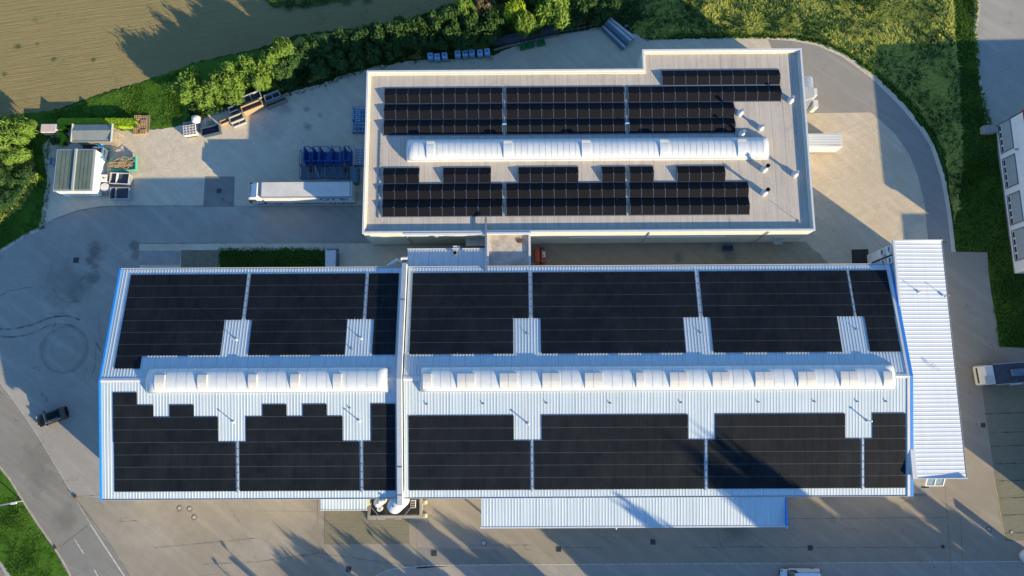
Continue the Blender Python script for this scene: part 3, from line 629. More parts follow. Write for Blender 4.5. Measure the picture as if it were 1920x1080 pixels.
pv_field('narrow black solar array on the south slope beside the white annex', [[(47.7, 52.1)]]*2+[[(46.65, 52.1)]]*4, YSR[2:], zS, 'S')
# cable ducts in the aisles between arrays
for u, x, ya, yb, zf, lb in ((0, -37.33, 18.3, 11.6, zN, 'cable tray in the aisle between the two left north slope arrays'), (0, -20.7, 18.3, 11.6, zN, 'cable tray in the north aisle next to the narrow strip of the left hall'),
                         (0, 2.22, 18.3, 11.6, zN, 'cable tray in the first north aisle of the right hall'), (0, 25.58, 18.3, 11.6, zN, 'cable tray in the second north aisle of the right hall'), (0, 46.75, 18.3, 11.6, zN, 'cable tray in the north aisle nearest the annex'),
                         (0, -37.25, -4.9, -11.6, zS, 'cable tray in the south aisle between the two left arrays'), (0, -20.62, -4.9, -11.6, zS, 'cable tray in the south aisle next to the narrow strip of the left hall'),
                         (0, 2.2, -4.9, -11.6, zS, 'cable tray in the first south aisle of the right hall'), (0, 25.45, -4.9, -11.6, zS, 'cable tray in the second south aisle of the right hall'), (0, 46.38, -4.9, -11.6, zS, 'cable tray in the south aisle nearest the annex')):
    t = thing('cable_tray', lb, 'cable tray', (x, (ya+yb)/2, zf((ya+yb)/2)), 0, 'cable trays in the aisles between solar arrays'); y0, y1 = min(ya, yb), max(ya, yb)
    a = MB(); a.add([(xx, y, zf(y)+d) for y in (y0, y1) for xx, d in ((x-.09, .07), (x+.09, .07), (x+.09, .13), (x-.09, .13))], [(3, 2, 6, 7), (0, 3, 7, 4), (1, 5, 6, 2), (0, 1, 2, 3)]); a.build('tray', M['alu'], t)
    for k in range(6):
        y = y0+(y1-y0)*(k+.6)/6.4; a = MB(); a.box(x-.16, x+.16, y-.03, y+.03, zf(y)+.14, zf(y)+.17); a.build('clamp', M['steeld'], t)

# ------------------------------------------------------------ masts, vents
def mast(u, v, h, lb, zf=None, z=None, r=.05):
    zz = z or 9.
    for _ in range(20):
        x, y = P(u, v, zz); zz = z if z is not None else (zN(y) if y > YR else zS(y))
    t = thing('roof_mast', lb, 'mast', (x, y, zz), 0, 'lightning rods on the roofs')
    a = MB(); a.cyl(0, 0, -.05, .18, .22, 14, .14); L(a, 'foot', M['flash'], t); a = MB(); a.cyl(0, 0, .18, h, r, 8, r*.8); L(a, 'rod', M['alu'], t); a = MB(); a.lathe(0, 0, [(r, h), (r*1.7, h+.03), (r*1.2, h+.14), (.01, h+.18)], 8); L(a, 'cap', M['alu'], t)
mast(443.5, 637, 1.5, 'thin lightning rod in the left bare notch of the north slope'); mast(677.5, 635, 1.5, 'thin lightning rod in the notch beside the north strip array')
mast(438, 791, 1., 'thin lightning rod in the left bare notch of the south slope', r=.07); mast(674, 789, 1., 'thin lightning rod in the notch beside the south strip array', r=.07)
mast(990, 794, 1.1, 'thicker lightning rod in the first south notch of the right hall', r=.09); mast(1626, 789, 1.1, 'thicker lightning rod in the south notch nearest the annex', r=.09)
for i, (u, v) in enumerate(((656, 765), (800, 758), (906, 757), (1025, 756), (1144, 756), (1277, 755), (1422, 754), (1527, 753), (1607, 753), (1661, 753), (660, 655), (989, 626), (1314, 624), (1606, 618))):
    zz = 9.
    for _ in range(15):
        x, y = P(u, v, zz); zz = zN(y) if y > YR else zS(y)
    side = 'south' if y < YR else 'north'
    lb = ['small roof hook in the right notch of the left hall south slope', 'small roof hook below the first narrow hood of the right hall', 'small roof hook left of the first south notch, right hall', 'small roof hook just right of the first south notch of the right hall',
          'small roof hook below the fifth wide hood', 'small roof hook left of the second south notch', 'small roof hook above the shadow crossed array, left part', 'small roof hook above the shadow crossed array, right part',
          'small roof hook in the south notch nearest the annex', 'small roof hook above the narrow array beside the annex', 'small roof hook in the north notch of the left hall strip array', 'small roof hook in the first north notch of the right hall',
          'small roof hook in the second north notch of the right hall', 'small roof hook in the north notch nearest the annex'][i]
    t = thing('roof_hook', lb, 'roof hook', (x, y, zz), 0, 'small roof hooks on the hall roofs')
    a = MB(); a.box(-.13, .13, -.1, .1, .03, .09); L(a, 'base_plate', M['alu'], t); a = MB(); a.tube((-.12, 0, .09), (.16, .04, .3), .035); L(a, 'hook', M['steelg'], t)

# ------------------------------------------------------------ annex
AX0, AX1, AYS, AYN, AZ0, AZ1 = 52.98, 59.95, -10.15, 22.35, 8.62, 8.25
t = thing('annex_building', 'tall narrow annex with bright white ribbed roof along the east end of the hall', 'building', ((AX0+AX1)/2, 6, 0))
a = MB(); a.box(AX0+.55, AX1-.35, AYS+.35, AYN-.35, 0, 8.1); a.build('wall', M['wallw'], t)
corr_x(AX0+.3, AZ0, AX1, AZ1, AYS+.1, AYN-.1, .55, .035).build('roof', M['roofw'], t)
a = MB(); a.box(AX0, AX0+.3, AYS, AYN, AZ0-.3, AZ0+.06); a.box(AX0+.3, AX1, AYN-.098, AYN, AZ1-.25, AZ0+.05); a.box(AX0+.3, AX1, AYS, AYS+.098, AZ1-.25, AZ0+.05); a.build('verge_flashing', M['white'], t)
a = MB(); a.box(AX1+.003, AX1+.17, AYS, AYN, AZ1-.18, AZ1-.14); a.box(AX1+.14, AX1+.17, AYS, AYN, AZ1-.14, AZ1+.02); a.build('gutter', M['alu'], t)
a = MB(); a.box(AX0-.3, AX0-.003, AYS, AYS+4.4, AZ0-.3, AZ0+.06); a.build('return_flashing', M['white'], t)
AX, AC_T = AX0+.55, t
# air conditioning units on its west wall
for i, (yy, z) in enumerate(((21.3, 5.2), (21.35, 7.1), (19.75, 3.4), (19.75, 5.2), (19.75, 7.1))):
    lb = ['white air conditioner on the annex west wall, upper row, left', 'white air conditioner on the annex west wall, upper row, right beneath the roof edge', 'white air conditioner on the annex west wall, lower row, leftmost', 'white air conditioner on the annex west wall, lower row, middle', 'white air conditioner on the annex west wall, lower row, right'][i]
    k = thing('air_conditioner', lb, 'air conditioner', (AX, yy, z), 0, 'air conditioners on the annex wall')
    a = MB(); a.bbox(-.38, 0-.003, -.5, .5, -.42, .38, .04); L(a, 'casing', M['white'], k)
    a = MB(); a.box(-.41, -.385, -.30, .34, -.26, .24); L(a, 'fan_grille', M['steelg'], k)
    a = MB(); a.box(-.36, 0, -.42, -.36, -.5, -.43); a.box(-.36, 0, .36, .42, -.5, -.43); L(a, 'bracket', M['black'], k)
a = MB(); a.box(AX-.12, AX-.003, 20.42, 20.6, 1.5, 8.0); a.box(AX-.12, AX-.003, 19.0, 20.41, 8.0, 8.08); a.build('pipe_duct', M['black'], t)
# glazed porch and landing at its south end
t2 = thing('glass_canopy', 'small white framed glass canopy at the south door of the annex', 'canopy', (56.3, AYS+.35, 3.2))
x0, y0 = P(1735, 911, 3.1); x1, _ = P(1768, 911, 3.1); yb = AYS+.33
fr = MB()
for x in (x0, (x0+x1)/2, x1): fr.bar((x, y0, 3.1), (x, yb, 4.2), .14, .12)
fr.bar((x0, y0, 3.12), (x1, y0, 3.12), .16, .14); fr.build('frame', M['white'], t2)
for k in (0, 1):
    xa = x0+(x1-x0)*k/2+.08; xb = xa+(x1-x0)/2-.16; g = MB(); g.add([(xa, y0+.1, 3.12), (xb, y0+.1, 3.12), (xb, yb, 4.2), (xa, yb, 4.2), (xa, y0+.1, 3.09), (xb, y0+.1, 3.09), (xb, yb, 4.17), (xa, yb, 4.17)], [(0, 1, 2, 3), (7, 6, 5, 4), (0, 4, 5, 1), (1, 5, 6, 2), (2, 6, 7, 3), (3, 7, 4, 0)]); g.build('glass_pane', simple('sky_glass', (.18, .26, .34), None, rough=.06, spec=1.), t2)
for x in (x0+.1, x1-.1): g = MB(); g.cyl(x, y0+.1, 0, 3.05, .06, 10); g.build('post', M['white'], t2)
xa, ya = P(1711, 926, .3); xb, _ = P(1747, 926, .3)
t3 = thing('entrance_landing', 'raised pale concrete landing at the south door of the annex', 'landing', ((xa+xb)/2, ya+1.2, 0)); g = MB(); g.bbox(xa, xb, ya, AYS+.34, 0, .32, .03); g.build('slab', M['concrete'], t3)
q = P(1735, 913.5, .33); g = MB(); g.box(q[0]-.6, q[0]+.5, q[1]-.12, q[1]+.12, .321, .335); g.build('door_mat', M['rubber'], t3)
for i, (u, v, lb) in enumerate(((1722, 547.5, 'thin bent lightning rod near the north end of the white annex roof, left one'), (1773, 556, 'thin lightning rod at the east edge of the white annex roof'))):
    mast(u, v, .75, lb, z=8.5, r=.045)
x, y = P(1752, 689, 8.6); t4 = thing('roof_rail', 'small bent metal rail lying in the middle of the white annex roof', 'rail', (x, y, 8.62), -.8)
for d in (-.12, .12): g = MB(); g.tube((-.7, d, .0), (-.6, d, .35), .03); g.tube((-.6, d, .35), (.6, d, .35), .03); g.tube((.6, d, .35), (.75, d, 0), .03); L(g, 'tube', M['alu'], t4)

# ------------------------------------------------------------ canopy and lean-tos
cx0, cy0 = P(902.5, 988, 6.75); cx1, _ = P(1472, 988, 6.75)
t = thing('loading_canopy', 'wide ribbed metal loading canopy projecting from the south side of the right hall', 'canopy', ((cx0+cx1)/2, cy0+2, 0))
corr_y(cx0, cx1, YS-.22, EZ-.03, cy0, 6.8).build('roof', M['roofw'] if 0 else M['roof'], t)
g = MB(); g.box(cx0-.15, cx1+.15, cy0-.2, cy0-.003, 6.6, 6.86); g.build('gutter', M['flash'], t); g = MB(); g.box(cx1+.003, cx1+.16, cy0, YS-.22, 6.6, 7.5); g.build('verge_trim', M['blue'], t)
for i in range(8): g = MB(); x = cx0+.5+(cx1-cx0-1)*i/7; g.box(x-.12, x+.12, cy0+.15, cy0+.39, 0, 6.65); g.build('post', M['alu'], t)
for u in (1155.5, 1476): g = MB(); q = P(u, 991.5, 6.3); g.tube((q[0], cy0-.1, 6.6), (q[0], cy0-.45, 6.2), .09, 8); g.build('downpipe', M['flash'], t)
lx0, ly0 = P(601.5, 956, 4.3); lx1, _ = P(688, 956, 4.3)
t = thing('lean_to', 'small ribbed lean-to roof south of the left hall next to the tank compound', 'lean-to', ((lx0+lx1)/2, ly0+1, 0))
corr_y(lx0, lx1, YS+.3, 4.75, ly0, 4.35).build('roof', M['roof'], t); g = MB(); g.box(lx0-.06, lx1+.06, ly0-.12, ly0-.003, 4.2, 4.4); g.build('gutter', M['flash'], t)
g = MB(); g.box(lx0+.2, lx1-.2, ly0+.2, YS+.34, 0, 4.2); g.build('wall', M['wallg'], t)
nx0, ny0 = P(765, 468, 6.2); nx1, _ = P(911.5, 468, 6.2)
t = thing('lean_to', 'ribbed metal lean-to roof with a black flue north of the dividing wall', 'lean-to', ((nx0+nx1)/2, ny0-1, 0))
corr_y(nx0, nx1, YN+.24, 6.85, ny0, 6.35).build('roof', M['roof'], t); g = MB(); g.box(nx0-.06, nx1+.06, ny0+.003, ny0+.12, 6.15, 6.4); g.build('gutter', M['flash'], t)
g = MB(); g.box(nx0+.2, nx1-.02, YN-.3, ny0-.2, 0, 6.2); g.build('wall', M['wallg'], t)
q = P(853, 474, 7.2); g = MB(); g.cyl(q[0], q[1], 6.3, 7.0, .3, 16); fl = g.build('flue', M['alu'], t); g = MB(); g.cyl(q[0], q[1], 7.0, 7.25, .24, 16); g.build('cap', M['black'], fl)
g = MB(); q = P(856, 465.5, 6.3); g.box(q[0]-.5, q[0]+.5, ny0+.123, ny0+.5, 6.0, 6.3); g.build('vent_box', M['hood'], t)
bx0, _ = P(913, 460, 6.6); bx1, _ = P(995, 460, 6.6)
t = thing('link_block', 'flat roofed pale concrete block linking the upper building and the hall', 'building', ((bx0+bx1)/2, 21.6, 0))
g = MB(); g.box(bx0, bx1, YN-.2, 23.99, 0, 6.4); g.build('wall', M['wallw'], t)
g = MB(); g.box(bx0+.35, bx1-.35, YN+.3, 23.95, 6.402, 6.44); g.build('flat_roof', simple('weathered_flat_roof', (.50, .45, .38), (.36, .31, .26), .5, .9, lo=.45, hi=.6), t)
g = MB(); g.box(bx0, bx0+.3, YN+.25, 23.99, 6.402, 6.8); g.build('parapet', M['flash'], t); g = MB(); g.box(bx1-.3, bx1, YN+.25, 23.99, 6.402, 6.8); g.build('parapet', M['flash'], t)
q = P(975, 452, 6.6); g = MB(); g.bbox(q[0]-.35, q[0]+.45, q[1]-.25, q[1]+.3, 6.441, 6.6, .08); g.build('moss_clump', M['brown'], t)
# ducts between buildings
t = thing('exhaust_duct', 'white bent exhaust duct rising beside the north end of the dividing wall', 'duct', (*P(742, 493), 0))
q0, q1, q2 = (Vector((*P(u, v, h), h)) for u, v, h in ((728, 499, 6.5), (746, 487, 7.), (752, 484, 7.)))
g = MB(); g.tube(q0, q1, .28, 14); g.build('pipe', M['flash'], t); q3 = Vector((*P(764, 484, 7.), 7.)); g = MB(); g.tube(Vector((*P(750, 491, 7.), 7.)), Vector((*P(753, 484, 7.), 7.)), .2, 12); g.tube(Vector((*P(753, 484, 7.), 7.)), q3, .2, 12); g.build('elbow', M['flash'], t)
t = thing('roof_conduit', 'long pale cable conduit running south from the upper roof over the link block', 'conduit', (*P(911, 440, 8), 7.75))
g = MB(); x = P(911, 430, 7.9)[0]; g.box(x-.12, x+.12, 19.1, 26.3, 7.75, 7.95); g.box(x-.12, x+.12, 18.4, 19.09, 7.65, 7.85); g.build('tray', M['rail'], t)
for yy in (25.8, 24.2, 20.1): g = MB(); g.box(x-.22, x+.22, yy-.08, yy+.08, 7.6, 7.74); g.build('bracket', M['alu'], t)

# ------------------------------------------------------------ upper workshop building
UO = [(-21.6, 23.98), (42.7, 23.98), (42.7, 51.68), (19.12, 51.68), (19.12, 48.64), (-21.6, 48.64)]
UZ, DZ = 7.72, 7.12
t = UP = thing('workshop_building', 'large flat roofed workshop with white parapets and tented solar rows, north of the halls', 'building', (10, 36, 0))
def inset(pts, d):
    n = len(pts); out = []
    for i in range(n):
        a, b, c = Vector(pts[i-1]), Vector(pts[i]), Vector(pts[(i+1) % n]); e1 = (b-a).normalized(); e2 = (c-b).normalized(); n1 = Vector((-e1.y, e1.x)); n2 = Vector((-e2.y, e2.x)); out.append(tuple(b+(n1+n2)*d))
    return out
def ringwall(o, i, z0, z1):
    n = len(o); v = [(x, y, z) for z in (z0, z1) for x, y in o]+[(x, y, z) for z in (z0, z1) for x, y in i]; f = []
    for k in range(n):
        j = (k+1) % n; f += [(k, j, n+j, n+k), (2*n+j, 2*n+k, 3*n+k, 3*n+j), (n+k, n+j, 3*n+j, 3*n+k), (k, 2*n+k, 2*n+j, j)]
    return MB().add(v, f)
ringwall(inset(UO, .06), inset(UO, .5), 0, DZ+.3).build('wall', M['wallc'], t)
ringwall(UO, inset(UO, .27), DZ+.303, UZ).build('parapet', M['flash'], t)
g = MB(); g.prism(inset(UO, .3), DZ-.2, DZ); g.build('flat_roof', M['deck'], t)
g = MB(); i1 = inset(UO, .275); i2 = inset(UO, .46); n = len(UO)
g.add([(x, y, UZ-.05) for x, y in i1]+[(x, y, DZ+.01) for x, y in i2], [(k, (k+1) % n, n+(k+1) % n, n+k) for k in range(n)]); g.build('upstand', simple('upstand_membrane', (.55, .52, .47), (.48, .46, .42), 1., .8), t)
yw = 24.04
def wallz(v, y=yw):
    best = min(range(0, 78), key=lambda k: abs(_vv(y, k/10.)-v)); return best/10.
def _vv(y, z):
    r = [0*CX[i]+y*CY[i]+(z-CH)*CZ[i] for i in range(3)]; return 540-F*( (y*_R(1)+(z-CH)*_R(2))/(-(y*_R3(1)+(z-CH)*_R3(2))))
def _R(k): return (CX[1], CY[1], CZ[1])[k]
def _R3(k): return (CX[2], CY[2], CZ[2])[k]
def xw(u, z): return P(u, 445, z)[0]
g = MB(); g.box(xw(1067, 4.4), xw(1359, 4.4), yw-.16, yw-.003, 4.25, 4.75); g.build('window_band', M['barrel'], t)
g = MB(); g.box(xw(760, 7.), xw(911, 7.), yw-.35, yw-.063, 7.3, 7.8); g.box(xw(913, 7.), xw(996, 7.), yw-.3, yw-.063, 7.3, 7.84); g.build('raised_fascia', M['flash'], t)
for u in (765, 1213, 1432): g = MB(); x = xw(u, 5.); g.cyl(x, yw-.12, 0, 7.2, .08, 8); g.build('downpipe', M['alu'], t)
g = MB(); g.box(xw(874, 3.), xw(910, 3.), yw-1.0, yw-.003, 3.2, 3.4); g.build('door_canopy', M['flash'], t)
g = MB(); g.box(xw(1452, 3.), xw(1468, 3.), yw-.9, yw-.003, 2.6, 2.75); g.build('door_canopy', M['wallg'], t)
g = MB(); g.box(-21.4, 42.5, yw-.06, yw-.003, .05, .25); g.build('plinth', M['concrete'], t)
g = MB(); g.box(xw(815, 4.), xw(823, 4.), yw-.2, yw-.003, 5.1, 5.6); g.build('wall_box', M['wallg'], t)
for u, v in ((1444, 457), (1205, 457), (1340, 457)): pass
# rooflight barrel
ub, arc_u = barrel('barrel_rooflight', 'slender white barrel rooflight across the flat roof of the upper workshop', -15.35, 36.7, 36.35, 1.5, DZ+.42, .85, 60)
PU = lambda u: P(u, 270, 8.6)[0]
for (ua, ub_) in ((799.5, 813.5), (944, 960), (1091, 1107), (1238, 1254), (1384, 1400)):
    xa, xb = PU(ua), PU(ub_); a = MB(); n = 8
    ang = [PI*(1-.12-.52*j/n) for j in range(n+1)]; pts = [(36.35+1.5*math.cos(gm), DZ+.42+.85*math.sin(gm)**.85+.16) for gm in ang]
    secs = [[(x, y, z) for y, z in pts]+[(x, pts[-1][0], DZ+1.), (x, pts[0][0], DZ+.5)] for x in (xa, xb)]; a.loft(secs); o = a.build('vent_hood', M['barrel'], ub)
    a = MB(); a.box(xa, xb, pts[-1][0]+.003, pts[-1][0]+.35, DZ+.9, pts[-1][1]+.05); a.build('hinge_box', M['hood'], o)
ub['group'] = 'barrel rooflights'

# tent rows: modules are parts
def tent_module(t, x0, x1, ya, yb, south, z0=DZ+.14, zr=DZ+.60):
    ym = (ya+yb)/2; g = MB(); th = .035; xa, xb = x0+.02, x1-.02
    if south: y0, y1, za, zb = ya, ym-.03, z0, zr
    else: y0, y1, za, zb = ym+.03, yb, zr, z0
    g.add([(xa, y0, za), (xb, y0, za), (xb, y1, zb), (xa, y1, zb), (xa, y0, za-th), (xb, y0, za-th), (xb, y1, zb-th), (xa, y1, zb-th)], [(0, 1, 2, 3), (7, 6, 5, 4), (0, 4, 5, 1), (1, 5, 6, 2), (2, 6, 7, 3), (3, 7, 4, 0)])
    return g
def tents(label, rows):
    """rows: list of (y_south, y_north, [(x0,x1,n),...])"""
    xs = [x for r in rows for s_ in r[2] for x in s_[:2]]; cx = (min(xs)+max(xs))/2; cy = (rows[0][1]+rows[-1][0])/2
    t = thing('solar_array', label, 'solar array', (cx, cy, DZ), 0, 'tented solar arrays on the workshop roof')
    proto = {}
    rail = MB()
    for ya, yb, segs in rows:
        for x0, x1, n in segs:
            p = (x1-x0)/n
            for k in range(n):
                for south in (True, False):
                    key = (round(p, 3), south, round(yb-ya, 3))
                    if key not in proto:
                        g = tent_module(t, 0, p, 0, yb-ya, south); me = bpy.data.meshes.new('solar_panel'); me.from_pydata(g.v, [], g.f); me.materials.append(M['pvs']); proto[key] = me
                    o = bpy.data.objects.new('solar_panel', proto[key]); COL.objects.link(o); o.parent = t; o.location = (x0+k*p-cx, ya-cy, -DZ)
            for k in range(n+1):
                x = x0+k*p; ym = (ya+yb)/2; zb = DZ
                for (a1, b1) in (((ya, zb+.10), (ym, zb+.57)), ((ym, zb+.57), (yb, zb+.10))):
                    rail.add([(xx, yy, zz) for xx in (x-.02, x+.02) for yy, zz in ((a1[0], a1[1]), (b1[0], b1[1]), (b1[0], b1[1]+.035), (a1[0], a1[1]+.035))], [(3, 2, 1, 0), (4, 5, 6, 7), (2, 3, 7, 6)])
                rail.box(x-.03, x+.03, ya-.15, yb+.15, DZ+.005, DZ+.05)
            for y in (ya-.09, yb+.09): rail.box(x0-.05, x1+.05, y-.05, y+.05, DZ+.052, DZ+.10)
    rail.build('mounting_frame', M['rail'], t)
    g = MB()
    for ya, yb, segs in rows:
        for x0, x1, n in segs:
            p = (x1-x0)/n
            for k in range(n): x = x0+(k+.95)*p; ym = (ya+yb)/2; g.box(x-.09, x+.02, ym-.05, ym+.03, DZ+.605, DZ+.625)
            for x, s_ in ((x0-.025, -1), (x1+.025, 1)):
                ym = (ya+yb)/2; g.add([(x, ya+.1, DZ+.1), (x, yb-.1, DZ+.1), (x, ym, DZ+.57), (x+s_*.01, ya+.1, DZ+.1), (x+s_*.01, yb-.1, DZ+.1), (x+s_*.01, ym, DZ+.57)], [(0, 1, 2), (3, 5, 4), (0, 3, 4, 1), (1, 4, 5, 2), (2, 5, 3, 0)])
    g.build('end_plates', M['rail'], t)
R1, R2, R3, R0 = (43.72, 46.02), (41.25, 43.5), (38.85, 41.05), (46.3, 48.5)
R4, R5, R6 = (31.5, 33.75), (29.1, 31.35), (26.6, 28.92)
tents('tented solar array in the north west corner of the workshop roof, three full rows', [(*r, [(-18.95, -1.6, 10)]) for r in (R1, R2, R3)])
tents('tented solar array in the middle of the workshop roof, north of the rooflight', [(*r, [(-1.05, 16.3, 10)]) for r in (R1, R2, R3)])
tents('stepped tented solar array in the north east of the workshop roof, with extra top row', [(*R0, [(21.95, 39.3, 10)]), (*R1, [(16.85, 39.3, 13)]), (*R2, [(16.85, 32.3, 9)]), (*R3, [(16.85, 32.3, 9)])])
tents('tented solar array south west of the rooflight with two short top groups', [(*R4, [(-18.85, -13.65, 3), (-10.2, -3.3, 4)])]+[(*r, [(-18.85, -1.65, 10)]) for r in (R5, R6)])
tents('tented solar array south of the rooflight in the middle, five and two modules on top', [(*R4, [(.65, 9.3, 5), (12.7, 16.1, 2)])]+[(*r, [(-1.1, 16.1, 10)]) for r in (R5, R6)])
tents('tented solar array south east of the rooflight with two and four modules on top', [(*R4, [(16.7, 20.15, 2), (23.55, 30.45, 4)])]+[(*r, [(16.6, 33.65, 10)]) for r in (R5, R6)])
# chimneys on the flat roof: wide base, narrower tall neck
def chimney(u, v, h, lb, cap, r=.3):
    x, y = P(u, v, DZ); t = thing('roof_chimney', lb, 'chimney', (x, y, DZ), 0, 'steel chimneys on the workshop roof')
    g = MB(); g.lathe(0, 0, [(r*1.5, 0), (r*1.5, h*.32), (r*.8, h*.45)], 20); L(g, 'base', M['flash'], t, smooth=False)
    g = MB(); g.cyl(0, 0, h*.45, h-.25, r*.62, 16); L(g, 'pipe', M['flash'] if not cap else M['alu'], t)
    g = MB(); g.cyl(0, 0, h-.25, h, r*(.95 if cap else .75), 18); L(g, 'cowl', M['black'] if cap else M['alu'], t)
for u, v, h, c, lb in ((1481, 189.5, 1.5, 0, 'small steel chimney beside the top right solar row, nearest the east parapet'), (1386, 214, 1.7, 0, 'steel chimney right at the end of the middle solar rows'), (1389, 254, 1.7, 0, 'steel chimney just above the rooflight end'),
                       (1425, 241, 1.3, 0, 'thin steel chimney standing alone right of the solar rows'), (1431, 319, 2.1, 1, 'black capped chimney just right of the rooflight end'), (1431, 363, 2.1, 1, 'black capped chimney right of the lower solar rows'), (1489, 328, 1.5, 0, 'thin steel chimney near the east parapet, lower right')):
    chimney(u, v, h, lb, c)
x, y = P(1498, 416, DZ); t = thing('roof_mast', 'thin lightning rod in the south east corner of the workshop roof', 'mast', (x, y, DZ), 0, 'lightning rods on the roofs'); g = MB(); g.cyl(0, 0, 0, .12, .2, 12); L(g, 'foot', M['concrete'], t); g = MB(); g.cyl(0, 0, .12, 1.6, .03, 6); L(g, 'rod', M['alu'], t)
t = thing('roof_conduit', 'thin cable conduit west of the tented solar arrays along the left roof edge', 'conduit', (-19.5, 34, DZ)); g = MB(); g.box(-19.55, -19.4, 26.4, 39.5, DZ+.02, DZ+.12); g.build('tray', M['rail'], t)
for yy in (28, 31, 34.5, 37.5): g = MB(); g.box(-19.75, -19.2, yy-.1, yy+.1, DZ+.003, DZ+.017); g.build('foot', M['concrete'], t)
for xx, lb in ((-1.32, 'pale cable channel in the first gap between tented arrays'), (16.55, 'pale cable channel in the second gap between tented arrays')):
    t = thing('roof_conduit', lb, 'conduit', (xx, 42.5, DZ)); g = MB(); g.box(xx-.06, xx+.06, 38.7, 46.1, DZ+.01, DZ+.09); g.build('tray', M['alu'], t); g = MB(); g.box(xx-.3, xx+.3, 40.1, 40.3, DZ+.5, DZ+.56); g.build('strap', M['totes'], t)

# ------------------------------------------------------------ tank compound
def cw(u, v, h=0.): return P(u, v, h)
t = thing('tank_compound', 'low grey concrete enclosure around the white silos at the dividing wall', 'enclosure', (*P(740, 955), 0))
x0, y0 = P(689, 967, 1.); x1, _ = P(791, 967, 1.); y1 = YS+.2
g = MB(); g.box(x0, x1, y0-.4, y0, 0, 1.); g.build('front_wall', M['concrete'], t); g = MB(); g.box(x1-.35, x1, y0+.003, y1, 0, 1.); g.build('side_wall', M['concrete'], t); g = MB(); g.box(x0, x0+.35, y0+.003, y1, 0, 1.); g.build('side_wall', M['woodg'], t)
g = MB(); g.box(x0+.353, x1-.353, y0+.003, y1, 0, .07); g.build('floor_slab', simple('oily_floor', (.15, .13, .09), (.08, .07, .05), 1.2, .8), t)
for u in (697, 715, 745): g = MB(); q = P(u, 970, .2); g.box(q[0]-.5, q[0]+.5, y0-.7, y0-.403, 0, .25); g.build('buttress', M['concrete'], t)
g = MB()
for (a1, b1) in (((x0+.5, y0+1.2), (x0+1.5, y0+.1)), ((x1-2.4, y0+.1), (x1-.9, y0+1.9))): g.bar((*a1, 1.05), (*b1, 1.05), .07, .07)
g.build('brace', M['alu'], t)
x, y = P(739, 950, 8.2); SXY = (x+.3, y+.2)
t = thing('storage_silo', 'large white cylindrical silo with domed top at the foot of the dividing wall', 'silo', (x, y, 0))
g = MB(); g.lathe(0, 0, [(.95, .6), (1.02, .8), (1.02, 7.6), (.95, 7.85), (.7, 8.1), (.35, 8.22), (.1, 8.25)], 32); L(g, 'vessel', M['white'], t, smooth=True); g = MB(); g.cyl(-.1, .05, 8.2, 8.42, .12, 12); L(g, 'hatch', M['steelg'], t)
for k in range(3): g = MB(); an = k*2*PI/3; g.box(.8*math.cos(an)-.08, .8*math.cos(an)+.08, .8*math.sin(an)-.08, .8*math.sin(an)+.08, 0, .7); L(g, 'leg', M['alu'], t)
x, y = P(707.5, 944, 4.6)
t = thing('storage_silo', 'smaller white tank left of the large silo in the compound', 'silo', (x, y, 0))
g = MB(); g.lathe(0, 0, [(.58, .3), (.6, .4), (.6, 4.2), (.5, 4.5), (.2, 4.68), (.05, 4.7)], 28); L(g, 'vessel', M['white'], t, smooth=True); g = MB(); g.cyl(.1, .05, 4.65, 4.8, .1, 10); g.cyl(0, .35, 4.45, 4.7, .07, 8); L(g, 'hatch', M['steelg'], t)
for k in range(3): g = MB(); an = k*2*PI/3+.4; g.box(.45*math.cos(an)-.06, .45*math.cos(an)+.06, .45*math.sin(an)-.06, .45*math.sin(an)+.06, 0, .36); L(g, 'leg', M['alu'], t)
g = MB(); g.tube((.5, .2, 4.2), (.95, .45, 4.2), .22, 12); L(g, 'outlet_pipe', M['white'], t)
x, y = P(711, 955, 1.7); t = thing('white_drum', 'small white drum standing south of the smaller silo', 'drum', (x, y, 0)); g = MB(); g.cyl(0, 0, .05, 1.6, .36, 18); L(g, 'drum', M['white'], t); g = MB(); g.cyl(.12, .05, 1.6, 1.68, .09, 10); L(g, 'bung', M['steelg'], t)
x, y = P(774.5, 945.5, 1.2); t = thing('cooling_unit', 'white cooling unit with dark grilles at the east end of the tank compound', 'cooling unit', (x, y, 0)); g = MB(); g.bbox(-.35, .35, -.52, .52, .1, 1.2, .03); L(g, 'casing', M['hood'], t)
for i in range(3):
    for j in range(2): g = MB(); g.box(-.27+j*.3, -.03+j*.3, -.44+i*.31, -.2+i*.31, 1.202, 1.215); L(g, 'grille', M['black'], t)
for u, v, lb in ((797, 942, 'cream block bollard east of the tank compound, upper one'), (797, 967, 'cream block bollard east of the tank compound, lower one')):
    x, y = P(u, v, .4); t = thing('bollard', lb, 'bollard', (x, y, .03), 0, 'cream bollards by the tank compound'); g = MB(); g.bbox(-.28, .28, -.28, .28, 0, .55, .06); L(g, 'block', M['yellow'], t); g = MB(); g.box(-.36, -.283, -.12, .12, .2, .3); L(g, 'reflector', M['brown'], t)
    g = MB(); g.box(-.02, .22, -.22, .22, .551, .60); L(g, 'cap', M['white'], t)


